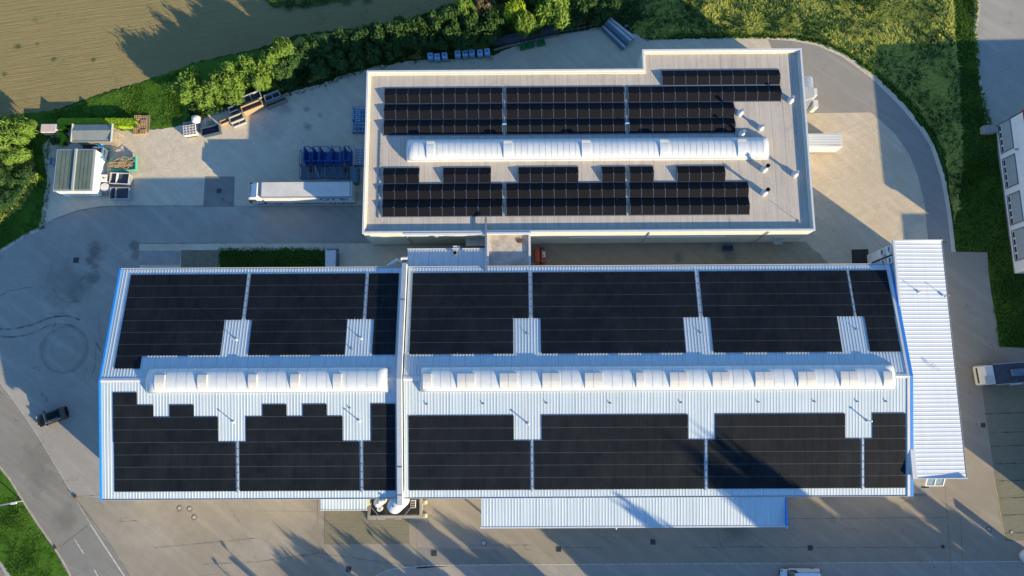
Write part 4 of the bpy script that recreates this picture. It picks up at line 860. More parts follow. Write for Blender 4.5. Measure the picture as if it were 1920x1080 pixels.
# ------------------------------------------------------------ vehicles
def wheel(t, x, y, r, w, rim=M['alu']):
    g = MB(); n = 20; v = []
    for yy, rr in ((y-w/2, r*.9), (y-w/2+.03, r), (y+w/2-.03, r), (y+w/2, r*.9)): v.append([(x+rr*math.cos(2*PI*i/n), yy, r+rr*math.sin(2*PI*i/n)) for i in range(n)])
    g.loft(v); o = L(g, 'wheel', M['tyreb'], t); s_ = 1 if y > 0 else -1
    g = MB(); v = []
    for yy, rr in ((y+s_*w*.3, r*.55), (y+s_*(w/2+.012), r*.55)): v.append([(x+rr*math.cos(2*PI*i/n), yy, r+rr*math.sin(2*PI*i/n)) for i in range(n)])
    g.loft(v); L(g, 'rim', rim, o); return o
def rsec(x, w, z0, z1, c, wt=None):
    """rounded cross-section at x; wt = width at top"""
    wt = wt or w; h, k = w/2, wt/2
    return [(x, -h+c, z0), (x, h-c, z0), (x, h, z0+c), (x, (h+k)/2, (z0+z1)/2), (x, k, z1-c), (x, k-c, z1), (x, -k+c, z1), (x, -k, z1-c), (x, -(h+k)/2, (z0+z1)/2), (x, -h, z0+c)]
def car(label, loc, rz, paint, Lc=4.5, W=1.82, Hh=1.62, van=False):
    """front towards -x"""
    t = thing('parked_van' if van else 'parked_car', label, 'van' if van else 'car', loc, rz)
    h0 = .30; hb = .95 if not van else 1.1; x0, x1 = -Lc/2, Lc/2
    g = MB()
    st = [(0, .78, .55, .10), (.03, .9, .68, .1), (.10, .97, hb-.16, .12), (.24, 1., hb, .12), (.6, 1., hb+.02, .1), (.93, .98, hb, .1), (.985, .93, hb-.08, .12), (1, .86, hb-.2, .12)]
    g.loft([rsec(x0+(x1-x0)*a_, W*b_, h0-.06, c_, d_, W*b_*.94) for a_, b_, c_, d_ in st]); L(g, 'body', paint, t, smooth=True)
    fa = .27 if not van else .14; ra = .95
    g = MB(); st = [(fa+.13, .90, Hh-.06), (fa+.2, .92, Hh), (.6, .92, Hh+.01), (ra-.09, .9, Hh-.02), (ra-.03, .86, Hh-.09)]
    g.loft([rsec(x0+Lc*a_, W*b_*.86, hb+.3, c_, .07, W*b_*.80) for a_, b_, c_ in st]); L(g, 'roof', paint, t, smooth=True)
    # glasshouse
    def X(a_): return x0+Lc*a_
    wb, wt, zb, zt = W*.45, W*.385, hb-.02, Hh-.05
    g = MB(); g.add([(X(fa), -wb, zb), (X(fa), wb, zb), (X(fa+.14), wt, zt), (X(fa+.14), -wt, zt), (X(fa)+.1, -wb, zb), (X(fa)+.1, wb, zb), (X(fa+.14)+.1, wt, zt-.04), (X(fa+.14)+.1, -wt, zt-.04)], [(0, 3, 2, 1), (4, 5, 6, 7), (0, 1, 5, 4), (2, 3, 7, 6), (1, 2, 6, 5), (3, 0, 4, 7)])
    L(g, 'windshield', M['glass'] if van else simple('green_tint_glass', (.16, .22, .19), None, rough=.1, spec=.8), t)
    g = MB(); g.add([(X(.985), -wb*.95, zb), (X(.985), wb*.95, zb), (X(ra-.04), wt, zt), (X(ra-.04), -wt, zt), (X(.985)-.1, -wb*.95, zb), (X(.985)-.1, wb*.95, zb), (X(ra-.04)-.1, wt, zt-.04), (X(ra-.04)-.1, -wt, zt-.04)], [(0, 1, 2, 3), (7, 6, 5, 4), (0, 4, 5, 1), (3, 2, 6, 7), (1, 5, 6, 2), (0, 3, 7, 4)]); L(g, 'rear_window', M['glass'], t)
    for s_ in (-1, 1):
        g = MB(); pts = [(X(fa+.02), s_*wb*1.02, zb), (X(.965), s_*wb*1.02, zb), (X(ra-.06), s_*(wt+.02), zt), (X(fa+.145), s_*(wt+.02), zt)]; pin = [(a_, b_*.93, c_) for a_, b_, c_ in pts]
        g.loft([pts, pin]); L(g, 'side_window', M['glass'] if not van else M['glass'], t)
        if van:
            g = MB(); pts = [(X(.36), s_*wb*1.035, zb), (X(.965), s_*wb*1.035, zb), (X(ra-.06), s_*(wt+.035), zt), (X(.36), s_*(wt+.035), zt)]; pin = [(a_, b_*.97, c_) for a_, b_, c_ in pts]; g.loft([pts, pin]); L(g, 'side_panel', paint, t)
        g = MB(); g.bbox(X(fa+.07), X(fa+.07)+.14, *(sorted((s_*W*.49, s_*(W*.49+.22)))), hb+.02, hb+.2, .03); L(g, 'mirror', paint, t)
        g = MB(); g.bbox(x0+.06, x0+.24, *(sorted((s_*W*.28, s_*W*.43))), .62, .80, .03); L(g, 'headlight', M['headl'], t)
        g = MB(); g.bbox(x1-.22, x1+.012, *(sorted((s_*W*.33, s_*W*.44))), .70, hb+.03, .03); L(g, 'tail_light', M['lamp'], t)
    for a_ in (.17, .82):
        for s_ in (-1, 1): wheel(t, X(a_), s_*(W/2-.12), .33, .22)
    if not van:
        for s_ in (-1, 1): g = MB(); g.box(X(fa+.22), X(ra-.12), s_*wt*.86-.02, s_*wt*.86+.02, Hh+.012, Hh+.05); L(g, 'roof_rail', M['alu'], t)
    g = MB(); g.bbox(x0-.05, x0+.15, -W*.4, W*.4, .28, .5, .04); L(g, 'bumper', M['rubber'], t)
    g = MB(); g.box(x0-.062, x0-.052, -.26, .26, .36, .47); L(g, 'number_plate', M['white'], t)
    return t
x, y = P(96, 781.5, .8); A_ = P(71, 791, .8); B_ = P(122, 773, .8)
car('black estate car parked at the edge of the building shadow on the west yard', (x, y, .03), math.atan2(B_[1]-A_[1], B_[0]-A_[0]), M['black'], 4.45, 1.82, 1.6)
x, y = P(1506, 1083, 1.6); car('pale blue white delivery van at the bottom edge of the photo, south of the halls', (x, y, .04), 0., simple('van_white', (.62, .74, .82), (.56, .68, .77), 1., .35, spec=.5), 5.6, 2.0, 2.15, True)

# articulated truck
t = thing('semi_truck', 'white articulated truck and box trailer parked west of the workshop building', 'truck', (-31, 31.7, .03))
g = MB(); g.bbox(-6.75, 6.8, -1.24, 1.24, 1.0, 3.9, .05); bx = L(g, 'trailer_body', M['white'], t)
g = MB(); g.box(-6.6, 6.65, -1.12, 1.12, 3.902, 3.94); L(g, 'roof_tarp', M['tarpw'], bx)
g = MB(); g.box(-6.7, 6.75, -1.262, -1.243, 3.72, 3.86); g.box(-6.7, 6.75, 1.243, 1.262, 3.72, 3.86); g.box(6.56, 6.64, -1.2, 1.2, 3.945, 3.965); g.box(-6.7, 6.75, -1.22, -1.13, 3.905, 3.95); g.box(-6.7, 6.75, 1.13, 1.22, 3.905, 3.95); L(g, 'roof_rail', M['steelg'], bx)
for i in range(14):
    x_ = -6.4+i*.97; g = MB(); g.box(x_, x_+.05, -1.262, -1.243, 1.1, 3.7); g.box(x_-.1, x_+.15, -1.27, -1.243, .93, 1.06)
    if i % 2 == 0: L(g, 'curtain_strap', M['shut'], bx)
g = MB(); g.box(6.803, 6.84, -1.15, -.02, 1.1, 3.8); g.box(6.803, 6.84, .02, 1.15, 1.1, 3.8)
for yy in (-.9, -.3, .3, .9): g.box(6.842, 6.87, yy-.03, yy+.03, 1.1, 3.8)
L(g, 'rear_door', M['hood'], bx)
g = MB(); g.box(-6.4, 6.7, -.5, -.35, .72, .99); g.box(-6.4, 6.7, .35, .5, .72, .99); g.box(-2.8, 2., -1.2, -1.12, .45, .8); g.box(-2.8, 2., 1.12, 1.2, .45, .8); g.box(6.5, 6.7, -1.2, 1.2, .45, .62); L(g, 'chassis', M['steeld'], t)
for x_ in (3.2, 4.5, 5.8):
    for s_ in (-1, 1): wheel(t, x_, s_*1.03, .48, .36, M['shut'])
for x_ in (-8.35, -5.1):
    for s_ in (-1, 1): wheel(t, x_, s_*1.0, .5, .36, M['shut'])
g = MB(); g.box(-6.3, -5.9, -.3, .3, .4, .99); L(g, 'landing_gear', M['steeld'], t)
# cab: front towards -x
g = MB(); sec = [rsec(-9.02, 2.25, .5, 2.4, .12, 2.1), rsec(-8.92, 2.42, .42, 3.0, .14, 2.2), rsec(-8.6, 2.46, .42, 3.3, .12, 2.25), rsec(-7.5, 2.46, .7, 3.4, .12, 2.28), rsec(-7.1, 2.42, .8, 3.35, .1, 2.25)]
g.loft(sec); cb = L(g, 'cab', M['white'], t, smooth=False)
g = MB(); g.add([(-8.5, -1.0, 3.3), (-8.5, 1.0, 3.3), (-7.35, 1.12, 3.85), (-7.35, -1.12, 3.85), (-7.1, -1.12, 3.3), (-7.1, 1.12, 3.3)], [(0, 3, 2, 1), (3, 4, 5, 2), (0, 4, 3), (1, 2, 5), (0, 1, 5, 4)]); L(g, 'air_deflector', M['white'], cb)
g = MB(); g.add([(-9.06, -1.0, 1.75), (-9.06, 1.0, 1.75), (-8.93, .95, 2.7), (-8.93, -.95, 2.7), (-8.9, -1.0, 1.75), (-8.9, 1.0, 1.75), (-8.8, .95, 2.7), (-8.8, -.95, 2.7)], [(0, 3, 2, 1), (4, 5, 6, 7), (0, 1, 5, 4), (3, 7, 6, 2), (1, 2, 6, 5), (0, 4, 7, 3)]); L(g, 'windshield', M['glass'], cb)
for s_ in (-1, 1):
    g = MB(); g.box(-8.7, -7.9, *sorted((s_*1.18, s_*1.245)), 1.9, 2.65); L(g, 'side_window', M['glass'], cb)
    g = MB(); g.bbox(-8.85, -8.65, *sorted((s_*1.26, s_*1.5)), 1.8, 2.7, .04); L(g, 'mirror', M['black'], cb)
    g = MB(); g.bbox(-9.12, -8.98, *sorted((s_*.75, s_*1.1)), .62, .86, .02); L(g, 'headlight', M['headl'], cb)
g = MB(); g.bbox(-9.2, -8.9, -1.2, 1.2, .38, .62, .04); L(g, 'bumper', M['shut'], cb)
g = MB(); g.box(-8.75, -8.5, -1.02, 1.02, 3.2, 3.42); L(g, 'sun_visor', M['steelg'], cb)
g = MB(); g.box(-7.05, -4.4, -.45, .45, .7, .95); g.bbox(-7.9, -6.9, -1.2, -.75, .35, .9, .08); g.bbox(-7.9, -6.9, .75, 1.2, .35, .9, .08); L(g, 'tractor_frame', M['steeld'], t)
def lettering(txt, loc, size, mat, parent, sx=1.5, name='lettering'):
    cu = bpy.data.curves.new('t', 'FONT'); cu.body = txt; cu.size = size; cu.extrude = .006; cu.offset = .02*size; cu.resolution_u = 4
    ob = bpy.data.objects.new('t', cu); COL.objects.link(ob); bpy.context.view_layer.update()
    me = bpy.data.meshes.new_from_object(ob.evaluated_get(bpy.context.evaluated_depsgraph_get())); bpy.data.objects.remove(ob)
    for v_ in me.vertices: v_.co = Vector((v_.co.x*sx+loc[0], loc[1]-v_.co.z, v_.co.y+loc[2]))
    me.materials.clear(); me.materials.append(mat); o = bpy.data.objects.new(name, me); COL.objects.link(o); o.parent = parent; return o
lettering('OTT', (1.75, -1.252, 2.35), 1.5, M['navy'], bx, 1.25); lettering('E', (5.1, -1.252, 2.35), 1.5, M['skyb'], bx, 1.4)

# dark box truck in the parking
x, y = P(1880, 701, 1.9); A_ = P(1842, 706, 2.); B_ = P(1918, 700, 2.)
t = thing('box_truck', 'dark roofed box truck with a white cab, parked in the shaded bays', 'truck', (x, y, .04), math.atan2(B_[1]-A_[1], B_[0]-A_[0]))
g = MB(); g.bbox(-1.5, 3.2, -1.48, 1.48, .8, 2.25, .04); bd = L(g, 'cargo_bed', M['steeld'], t); g = MB(); g.box(-1.42, 3.1, -1.36, 1.36, 2.252, 2.28); L(g, 'dark_cover', M['tarp'], bd)
g = MB(); g.box(-1.5, 3.2, -1.5, -1.40, 2.255, 2.33); g.box(-1.5, 3.2, 1.40, 1.5, 2.255, 2.33); g.box(3.1, 3.2, -1.39, 1.39, 2.255, 2.33); L(g, 'rim_rail', M['shut'], bd)
g = MB(); g.bbox(.9, 3.0, -.45, .55, 2.285, 2.75, .06); L(g, 'blue_load', M['steelg'], bd)
g = MB(); g.loft([rsec(-3.3, 2.6, .5, 1.5, .1, 2.5), rsec(-3.2, 2.8, .45, 1.9, .12, 2.6), rsec(-2.7, 2.9, .45, 2.35, .12, 2.6), rsec(-1.6, 2.9, .45, 2.4, .1, 2.7)]); c_ = L(g, 'cab', M['hood'], t)
g = MB(); g.box(-3.05, -1.75, -1.22, -.1, 2.402, 2.44); L(g, 'roof_hatch', simple('pale_green_glass', (.38, .42, .38), None, rough=.3), c_)
g = MB(); g.box(-3.32, -3.27, -1.1, 1.1, 1.1, 1.5); L(g, 'windshield', M['glass'], c_)
for x_ in (-2.5, 1.9):
    for s_ in (-1, 1): wheel(t, x_, s_*1.2, .42, .3)
g = MB(); g.box(1.4, 3.1, -1.72, -1.5, .9, 1.1); L(g, 'side_guard', M['white'], t)

# white trailer by the east wall
x0, y0 = P(1500, 276, 2.7); x1, y1 = P(1577.5, 250, 2.7)
t = thing('box_trailer', 'white box trailer with rust streaked roof against the east wall of the workshop', 'trailer', ((x0+x1)/2, (y0+y1)/2, .02))
W_, D_ = (x1-42.85), (y1-y0); cx_ = (x1+42.85)/2; t.location.x = cx_
g = MB(); g.bbox(-W_/2, W_/2, -D_/2, D_/2, .35, 2.7, .04); b_ = L(g, 'body', M['white'], t)
g = MB()
for i in range(5): yy = -D_/2+.3+i*(D_-.6)/4; g.box(-W_/2+.1, W_/2-.1, yy-.04, yy+.04, 2.702, 2.73)
L(g, 'roof_ribs', M['flash'], b_)
g = MB(); g.box(-W_/2+.2, -W_/2+1.6, D_/2-.75, D_/2-.6, 2.731, 2.736); g.box(W_/2-2.2, W_/2-.3, -D_/2+.2, -D_/2+.28, 2.731, 2.736); L(g, 'rust_streak', simple('pale_rust', (.50, .28, .2), (.6, .5, .45), 3., .8), b_)
g = MB(); g.box(-W_/2+.2, W_/2-.4, -D_/2-.03, -D_/2-.003, .5, .62); g.box(.2-W_/2, .9-W_/2, -D_/2-.12, -D_/2-.003, 1.7, 1.95); L(g, 'side_trim', M['shut'], b_)
for x_ in (-.6, .4):
    for s_ in (-1, 1): wheel(t, x_, s_*(D_/2-.15), .34, .24)
# filter unit & cabinet by the east wall
x, y = P(1520, 175, 3.)
t = thing('dust_collector', 'silver sheet metal dust collector standing at the north east wall of the workshop', 'dust collector', (45.2, y, 0))
g = MB(); n = 12; w = 1.35
for (ya, yb) in ((1.0, 2.75),):
    s1 = [[(-1.3, yy, 0), (-1.3, yy, 2.5)]+[(-1.3+1.2+1.2*math.cos(PI-PI*j/n)+0, yy, 2.5+.55*math.sin(PI*j/n)) for j in range(1, n)]+[(1.1, yy, 2.5), (1.1, yy, 0)] for yy in (ya, yb)]; g.loft(s1)
L(g, 'rounded_housing', M['alu'], t)
g = MB(); g.prism([(-1.3, -1.4), (1.0, -1.4+.9), (1.0, .98), (-1.3, .98)], 0, 2.9); g.prism([(-1.3, -2.0), (.1, -2.), (1.0, -.51), (-1.3, -1.41)], 0, 2.4); L(g, 'hopper', M['shut'], t)
for ya in (.35, -1.6): g = MB(); g.bbox(1.003, 1.75, ya-.4, ya+.85, .4, 2.3, .05); L(g, 'fan_box', M['flash'], t)
g = MB(); g.bbox(-.9, .3, -2.7, -2.01, 0, .9, .1); L(g, 'base_block', M['concrete'], t)
x, y = P(1524, 237, 1.8); t = thing('control_cabinet', 'grey green metal cabinet between the dust collector and the white trailer', 'cabinet', (43.7, y, 0)); g = MB(); g.bbox(-.9, .8, -.68, .68, 0, 1.9, .04); L(g, 'casing', M['shut'], t); g = MB(); g.box(-.9, .8, .4, .6, 1.902, 1.93); L(g, 'lid_strip', M['flash'], t); g = MB(); g.tube((.8, 0, .6), (1.5, -.15, .1), .05); L(g, 'hose', M['rubber'], t)

# ------------------------------------------------------------ yard objects (upper left)
def at(u, v, h=0., dz=.012): x_, y_ = P(u, v, h); return (x_, y_, dz)
# small white building
x0, y1 = P(107.5, 281, 3.); x1, y0 = P(171.5, 357, 3.); x0b = P(101.5, 357, 3.)[0]; x0 = -69.35; x1 = -63.6
t = thing('garage_block', 'small white garage block with two green felt roof strips near the left edge', 'building', ((x0+x1)/2, (y0+y1)/2, 0))
g = MB(); g.box(x0, x1, y0, y1, 0, 2.75); g.build('wall', M['wallw'], t)
g = MB(); g.box(x0-.1, x1+.05, y0-.08, y1+.08, 2.753, 2.95); g.build('roof_edge', M['shut'], t)
xm = x0+(x1-x0)*.515
g = MB(); g.box(x0+.12, xm-.22, y0+.15, y1-.12, 2.953, 3.0); g.build('felt_roof', M['felt'], t); g = MB(); g.box(xm+.12, x1-.25, y0+.15, y1-.12, 2.953, 3.0); g.build('felt_roof', M['felt'], t)
g = MB(); g.box(xm-.2, xm+.1, y0-.1, y1+.1, 2.953, 3.22); g.build('party_wall_coping', M['shut'], t)
g = MB()
for s0, s1 in ((x0+.15, xm-.3), (xm+.2, x1-.3)):
    for i in range(1, 4): xx = s0+(s1-s0)*i/4; g.box(xx-.02, xx+.02, y0+.2, y1-.2, 3.001, 3.012)
g.build('felt_seams', M['rubber'], t)
g = MB(); g.box(x0+1., x0+3.4, y0-.04, y0-.003, .05, 2.2); g.box(x0+3.7, x0+4.2, y0-.04, y0-.003, .05, 2.2); g.build('garage_door', M['hood'], t)
# shed
x0, y1 = P(137.5, 233, 2.5); x1, y0 = P(208, 265, 2.5)
t = thing('garden_shed', 'grey shed with low pitched sheet roof and a yellowed corner, behind the garage block', 'shed', ((x0+x1)/2, (y0+y1)/2, 0)); ym = y1-1.1
g = MB(); g.box(x0+.2, x1-.2, y0+.2, y1-.2, 0, 2.3); g.build('wall', M['woodg'], t)
g = MB(); g.loft([[(x, y1, 2.32), (x, ym, 2.72), (x, y0, 2.4), (x, y0, 2.34), (x, ym, 2.64), (x, y1, 2.26)] for x in (x0, x1)]); g.build('roof', M['feltg'], t)
g = MB(); g.add([(x0+.05, y0+.05, 2.415), (x0+1.5, y0+.05, 2.415), (x0+.05, y0+1.1, 2.59)], [(0, 1, 2)]); g.build('moss_patch', simple('ochre_moss', (.30, .24, .07), (.2, .18, .08), 3., .9), t)
g = MB(); g.box(x1+.003, x1+.08, y0-.05, y1+.05, 2.3, 2.75); g.box(x0-.08, x0-.003, y0-.05, y1+.05, 2.3, 2.75); g.bar((x0, y0-.03, 2.45), (x1, y0-.03, 2.45), .06, .14); g.build('verge_board', M['shut'], t)
q = at(224, 258); t = thing('trestle_stand', 'light metal trestle frame leaning at the right end of the shed', 'frame', q, -.6); g = MB()
for a1, b1 in (((-.6, -.5, 0), (-.2, -.5, 1.6)), ((.6, -.5, 0), (.2, -.5, 1.6)), ((-.6, .5, 0), (-.2, .5, 1.6)), ((.6, .5, 0), (.2, .5, 1.6)), ((-.2, -.5, 1.6), (-.2, .5, 1.6)), ((.2, -.5, 1.6), (.2, .5, 1.6)), ((-.5, -.5, .4), (.5, -.5, .4))): g.bar(a1, b1, .06, .06)
L(g, 'frame', M['alu'], t)
# pink cover
x0, y1 = P(76.5, 232, 1.6); x1, y0 = P(104.5, 248, 1.6)
t = thing('covered_trailer', 'small pale pink covered trailer at the left edge beside the hedge', 'trailer', ((x0+x1)/2, (y0+y1)/2, 0)); g = MB(); g.bbox(x0, x1, y0, y1, .4, 1.6, .1); g.build('cover', M['pink'], t)
g = MB(); g.box(x0+.05, x1-.05, y0-.02, y1+.02, .3, .397); g.build('chassis', M['brown'], t); g = MB(); g.bar((x1, (y0+y1)/2, .4), (x1+.8, (y0+y1)/2+.1, .4), .1, .1); g.build('drawbar', M['brown'], t)
for s_ in (y0+.1, y1-.1): g = MB(); xx = (x0+x1)/2; g.loft([[(xx+.3*math.cos(i*PI/8), yy, .31+.3*math.sin(i*PI/8)) for i in range(16)] for yy in (s_-.09, s_+.09)]); g.build('wheel', M['tyreb'], t)

def pallet(g, x, y, z, w=1.2, d=.8, rz=0., slats=5):
    c, s_ = math.cos(rz), math.sin(rz); g.T = Matrix.Translation((x, y, z)) @ Matrix.Rotation(rz, 4, 'Z')
    for i in range(3): g.box(-w/2, w/2, -d/2+i*(d-.1)/2, -d/2+.1+i*(d-.1)/2, 0, .1)
    for i in range(slats): xx = -w/2+i*(w-.12)/(slats-1); g.box(xx, xx+.12, -d/2, d/2, .101, .125)
    g.T = None
q = at(264, 235); t = thing('pallet_stack', 'stack of pale wooden pallets with gaps at the edge of the lawn', 'pallets', q, 0.)
for i, yy in enumerate((-1.2, -.4, .4, 1.15)):
    for j, xx in enumerate((-.52, .55)):
        for k in range(2+(i+j) % 2): g = MB(); pallet(g, xx+.04*k, yy, .14*k, .95, .72, .03*(k-1), 4); L(g, 'pallet', M['wood'], t)
for xx in (1.15, 1.4): g = MB(); g.bar((xx, -1.2, .1), (xx+.02, 1.6, .25), .09, .09); L(g, 'post', M['woodg'], t)
# teal tray with scrap wood
q = at(235, 310); t = thing('scrap_wood_tray', 'teal trailer tray heaped with broken pallets beside the garage block', 'trailer', q, .06)
g = MB(); g.box(-2., 2.0, -1.05, 1.0, .5, .6); g.box(-2., 2.0, -1.15, -1.053, .4, .95); g.box(2.003, 2.12, -1.15, 1.1, .4, .95); L(g, 'tray', M['teal'], t)
rg = random.Random(3)
for i in range(5): g = MB(); pallet(g, -1.3+i*.62, rg.uniform(-.3, .25), .62+.1*i*(i < 3), 1.1, .85, rg.uniform(-.4, .4), 5); L(g, 'broken_pallet', M['wood'], t)
for i in range(14): g = MB(); a_ = rg.uniform(-.6, .9); x_, y_ = rg.uniform(-1.6, 1.4), rg.uniform(-.8, .8); l_ = rg.uniform(.5, 1.1); z_ = rg.uniform(.8, 1.05); g.bar((x_-l_*math.cos(a_), y_-l_*math.sin(a_), z_), (x_+l_*math.cos(a_), y_+l_*math.sin(a_), z_+.1), .12, .03); L(g, 'plank', M['wood'] if i % 3 else M['gold'], t)
for x_ in (-.9, .9):
    for y_ in (-.8, .75): g = MB(); g.cyl(x_, y_, .0, .5, .06, 8); L(g, 'leg', M['steeld'], t)
# two dark open bins
def open_bin(name, label, cat, q, rz, w, d, h, wall, inner, thick=.06, group=None, div=None, fill=None, extra=None):
    t = thing(name, label, cat, q, rz, group); g = MB()
    g.box(-w/2, w/2, -d/2, d/2, .04, .12); g.box(-w/2, w/2, -d/2, -d/2+thick, .12, h); g.box(-w/2, w/2, d/2-thick, d/2, .12, h); g.box(-w/2, -w/2+thick, -d/2+thick, d/2-thick, .12, h); g.box(w/2-thick, w/2, -d/2+thick, d/2-thick, .12, h)
    L(g, 'shell', wall, t)
    g = MB(); f_ = fill if fill is not None else .2; g.box(-w/2+thick+.004, w/2-thick-.004, -d/2+thick+.004, d/2-thick-.004, .121, h*f_+.13); L(g, 'contents', inner, t)
    g = MB(); o_ = .035
    for b_ in ((-w/2-o_, w/2+o_, -d/2-o_, -d/2+thick), (-w/2-o_, w/2+o_, d/2-thick, d/2+o_), (-w/2-o_, -w/2+thick, -d/2+thick, d/2-thick), (w/2-thick, w/2+o_, -d/2+thick, d/2-thick)): g.box(*b_, h+.001, h+.05)
    if div:
        for x_ in div: g.box(-w/2+w*x_-.04, -w/2+w*x_+.04, -d/2+thick, d/2-thick, h*.6, h+.03)
    L(g, 'rim', wall if extra is None else extra, t); return t
darkin = simple('dark_contents', (.035, .045, .07), (.06, .07, .09), 3., .6)
open_bin('waste_skip', 'open metal skip with a light sloping end, upper of the pair by the garage block', 'skip', at(232, 339), -.05, 2.9, 1.7, 1.2, M['alu'], darkin, .05, 'open skips by the garage block', (.33,), .55, M['white'])
open_bin('waste_skip', 'open metal skip with dark contents, lower of the pair by the garage block', 'skip', at(231, 366), 0., 2.9, 1.8, 1.1, M['alu'], darkin, .05, 'open skips by the garage block', (.3,), .5)
q = at(194, 293); t = thing('blue_machine', 'blue wrapped machine frame with a rusty core beside the garage block', 'machine', q, 0.)
g = MB(); g.bbox(-.85, .85, -.95, .95, .1, .9, .08); L(g, 'base', M['steelg'], t)
for x_ in (-.75, .65):
    for y_ in (-.85, .75): g = MB(); g.box(x_, x_+.12, y_, y_+.12, .9, 1.5); L(g, 'post', M['steellb'], t)
g = MB()
for b_ in ((-.85, .85, -.95, -.8), (-.85, .85, .8, .95), (-.85, -.7, -.8, .8), (.7, .85, -.8, .8), (-.7, .7, -.12, .0)): g.box(*b_, 1.5, 1.62)
L(g, 'top_frame', M['steellb'], t); g = MB(); g.bbox(-.3, .35, .1, .7, .9, 1.4, .1); L(g, 'motor', M['brown'], t)
def ibc(q, rz, label, mat=None, w=1.05, d=1.0, h=1.15, name='liquid_tote', cat='tote', group=None, wall_ribs=True):
    t = thing(name, label, cat, q, rz, group)
    g = MB(); g.box(-w/2, w/2, -d/2, d/2, 0, .13); L(g, 'pallet_base', M['steelg'], t)
    g = MB(); g.bbox(-w/2+.03, w/2-.03, -d/2+.03, d/2-.03, .133, h, .07); L(g, 'tank', mat or M['white'], t)
    g = MB(); g.cyl(0, 0, h, h+.05, .14, 14); L(g, 'lid', M['steelg'], t)
    g = MB(); n_ = 6
    for i in range(n_+1):
        a_ = -w/2+i*w/n_; g.box(a_-.012, a_+.012, -d/2-.012, -d/2+.012, .13, h-.08); g.box(a_-.012, a_+.012, d/2-.012, d/2+.012, .13, h-.08); b2 = -d/2+i*d/n_; g.box(-w/2-.012, -w/2+.012, b2-.012, b2+.012, .13, h-.08); g.box(w/2-.012, w/2+.012, b2-.012, b2+.012, .13, h-.08)
    for z_ in (.35, .65, h-.1): g.box(-w/2-.02, w/2+.02, -d/2-.025, -d/2+.005, z_, z_+.03); g.box(-w/2-.02, w/2+.02, d/2-.005, d/2+.025, z_, z_+.03)
    g.box(-w/2, w/2, -.03, .03, h+.001, h+.025)
    L(g, 'cage', M['alu'], t); return t
ibc(at(196.5, 335, .8), 0., 'white liquid tote beside the garage block', w=1.1, d=1.2)
q = at(199, 352, .6); t = thing('water_barrel', 'round pale grey barrel between the tote and the pallet crate', 'barrel', q); g = MB(); g.lathe(0, 0, [(.6, 0), (.68, .1), (.68, .95), (.62, 1.0)], 24); L(g, 'drum', M['alu'], t); g = MB(); g.lathe(0, 0, [(.66, 1.001), (.6, 1.06), (.15, 1.1), (.02, 1.1)], 24); L(g, 'lid', M['flash'], t)
q = at(195.5, 363); t = thing('pallet_crate', 'low pale pallet crate below the round barrel', 'crate', q)
for k in range(2): g = MB(); pallet(g, 0, 0, .15*k, 1.3, 1.0, 0, 6); L(g, 'pallet', M['kerb'], t)
q = at(98, 304, .8); t = thing('metal_locker', 'small blue grey locker between the path and the garage block', 'cabinet', q); g = MB(); g.bbox(-.3, .3, -.7, .7, 0, 1.1, .04); L(g, 'casing', M['shut'], t); g = MB(); g.box(-.2, .2, -.6, .6, 1.102, 1.12); L(g, 'lid', M['steelg'], t)
q = at(165, 275, .2); t = thing('dark_pallet_box', 'dark flat box lying between shed and garage block', 'box', q); g = MB(); g.bbox(-.75, .75, -.25, .25, 0, .4, .03); L(g, 'box', M['steeld'], t); g = MB(); g.box(-.7, .7, -.03, .03, .401, .42); L(g, 'strap', M['rubber'], t)
q = at(187, 269, .8); t = thing('blue_barrel', 'small bright blue barrel at the shed front', 'barrel', q); g = MB(); g.lathe(0, 0, [(.3, 0), (.42, .2), (.42, .8), (.36, .9), (.1, .92)], 18); L(g, 'drum', simple('bright_blue', (.02, .25, .62), None, rough=.4), t); g = MB(); g.cyl(.12, 0, .92, .97, .07, 10); L(g, 'bung', M['black'], t)
q = at(198, 277, .5); t = thing('metal_tray', 'flat dark steel tray between the shed and the blue machine', 'tray', q); g = MB(); g.box(-.9, .9, -.35, .35, .3, .36); g.box(-.9, .9, -.38, -.353, .3, .5); g.box(-.9, .9, .353, .38, .3, .5); L(g, 'tray', M['steelg'], t)
for x_ in (-.8, .8): g = MB(); g.box(x_-.04, x_+.04, -.3, .3, 0, .3); L(g, 'leg', M['steeld'], t)
q = at(129, 262, .5); t = thing('wood_pile', 'small pile of brown timber left of the shed front', 'wood pile', q, .4)
for i in range(8): g = MB(); g.bar((-.5, -.4+i*.11, .08+.12*(i % 3)), (.5, -.38+i*.1, .1+.12*(i % 3)), .11, .1); L(g, 'log', M['gold'] if i % 2 else M['woodg'], t)

# white crate, bag, blue skip, troughs along the hedge
def ang(u0, v0, u1, v1): a_, b_ = P(u0, v0), P(u1, v1); return math.atan2(b_[1]-a_[1], b_[0]-a_[0])
q = at(355.5, 244, .8); t = thing('bottle_crate_stack', 'white stacked crates in a grid next to the white bulk bag', 'crates', q, .15)
for i in range(4):
    for j in range(4):
        g = MB(); x_, y_ = -.75+i*.5, -.62+j*.42
        g.box(x_-.22, x_+.22, y_-.18, y_-.14, 0, .9); g.box(x_-.22, x_+.22, y_+.14, y_+.18, 0, .9); g.box(x_-.22, x_-.18, y_-.14, y_+.14, 0, .9); g.box(x_+.18, x_+.22, y_-.14, y_+.14, 0, .9); L(g, 'crate', M['white'], t)
g = MB(); g.box(-.95, .95, -.85, .85, .0, .2); L(g, 'crate_floor', darkin, t)
for k in range(3): g = MB(); g.box(-1.15, .6, .95+.22*k, 1.1+.22*k, .3+.05*k, .42+.05*k); L(g, 'plank', M['kerb'], t)
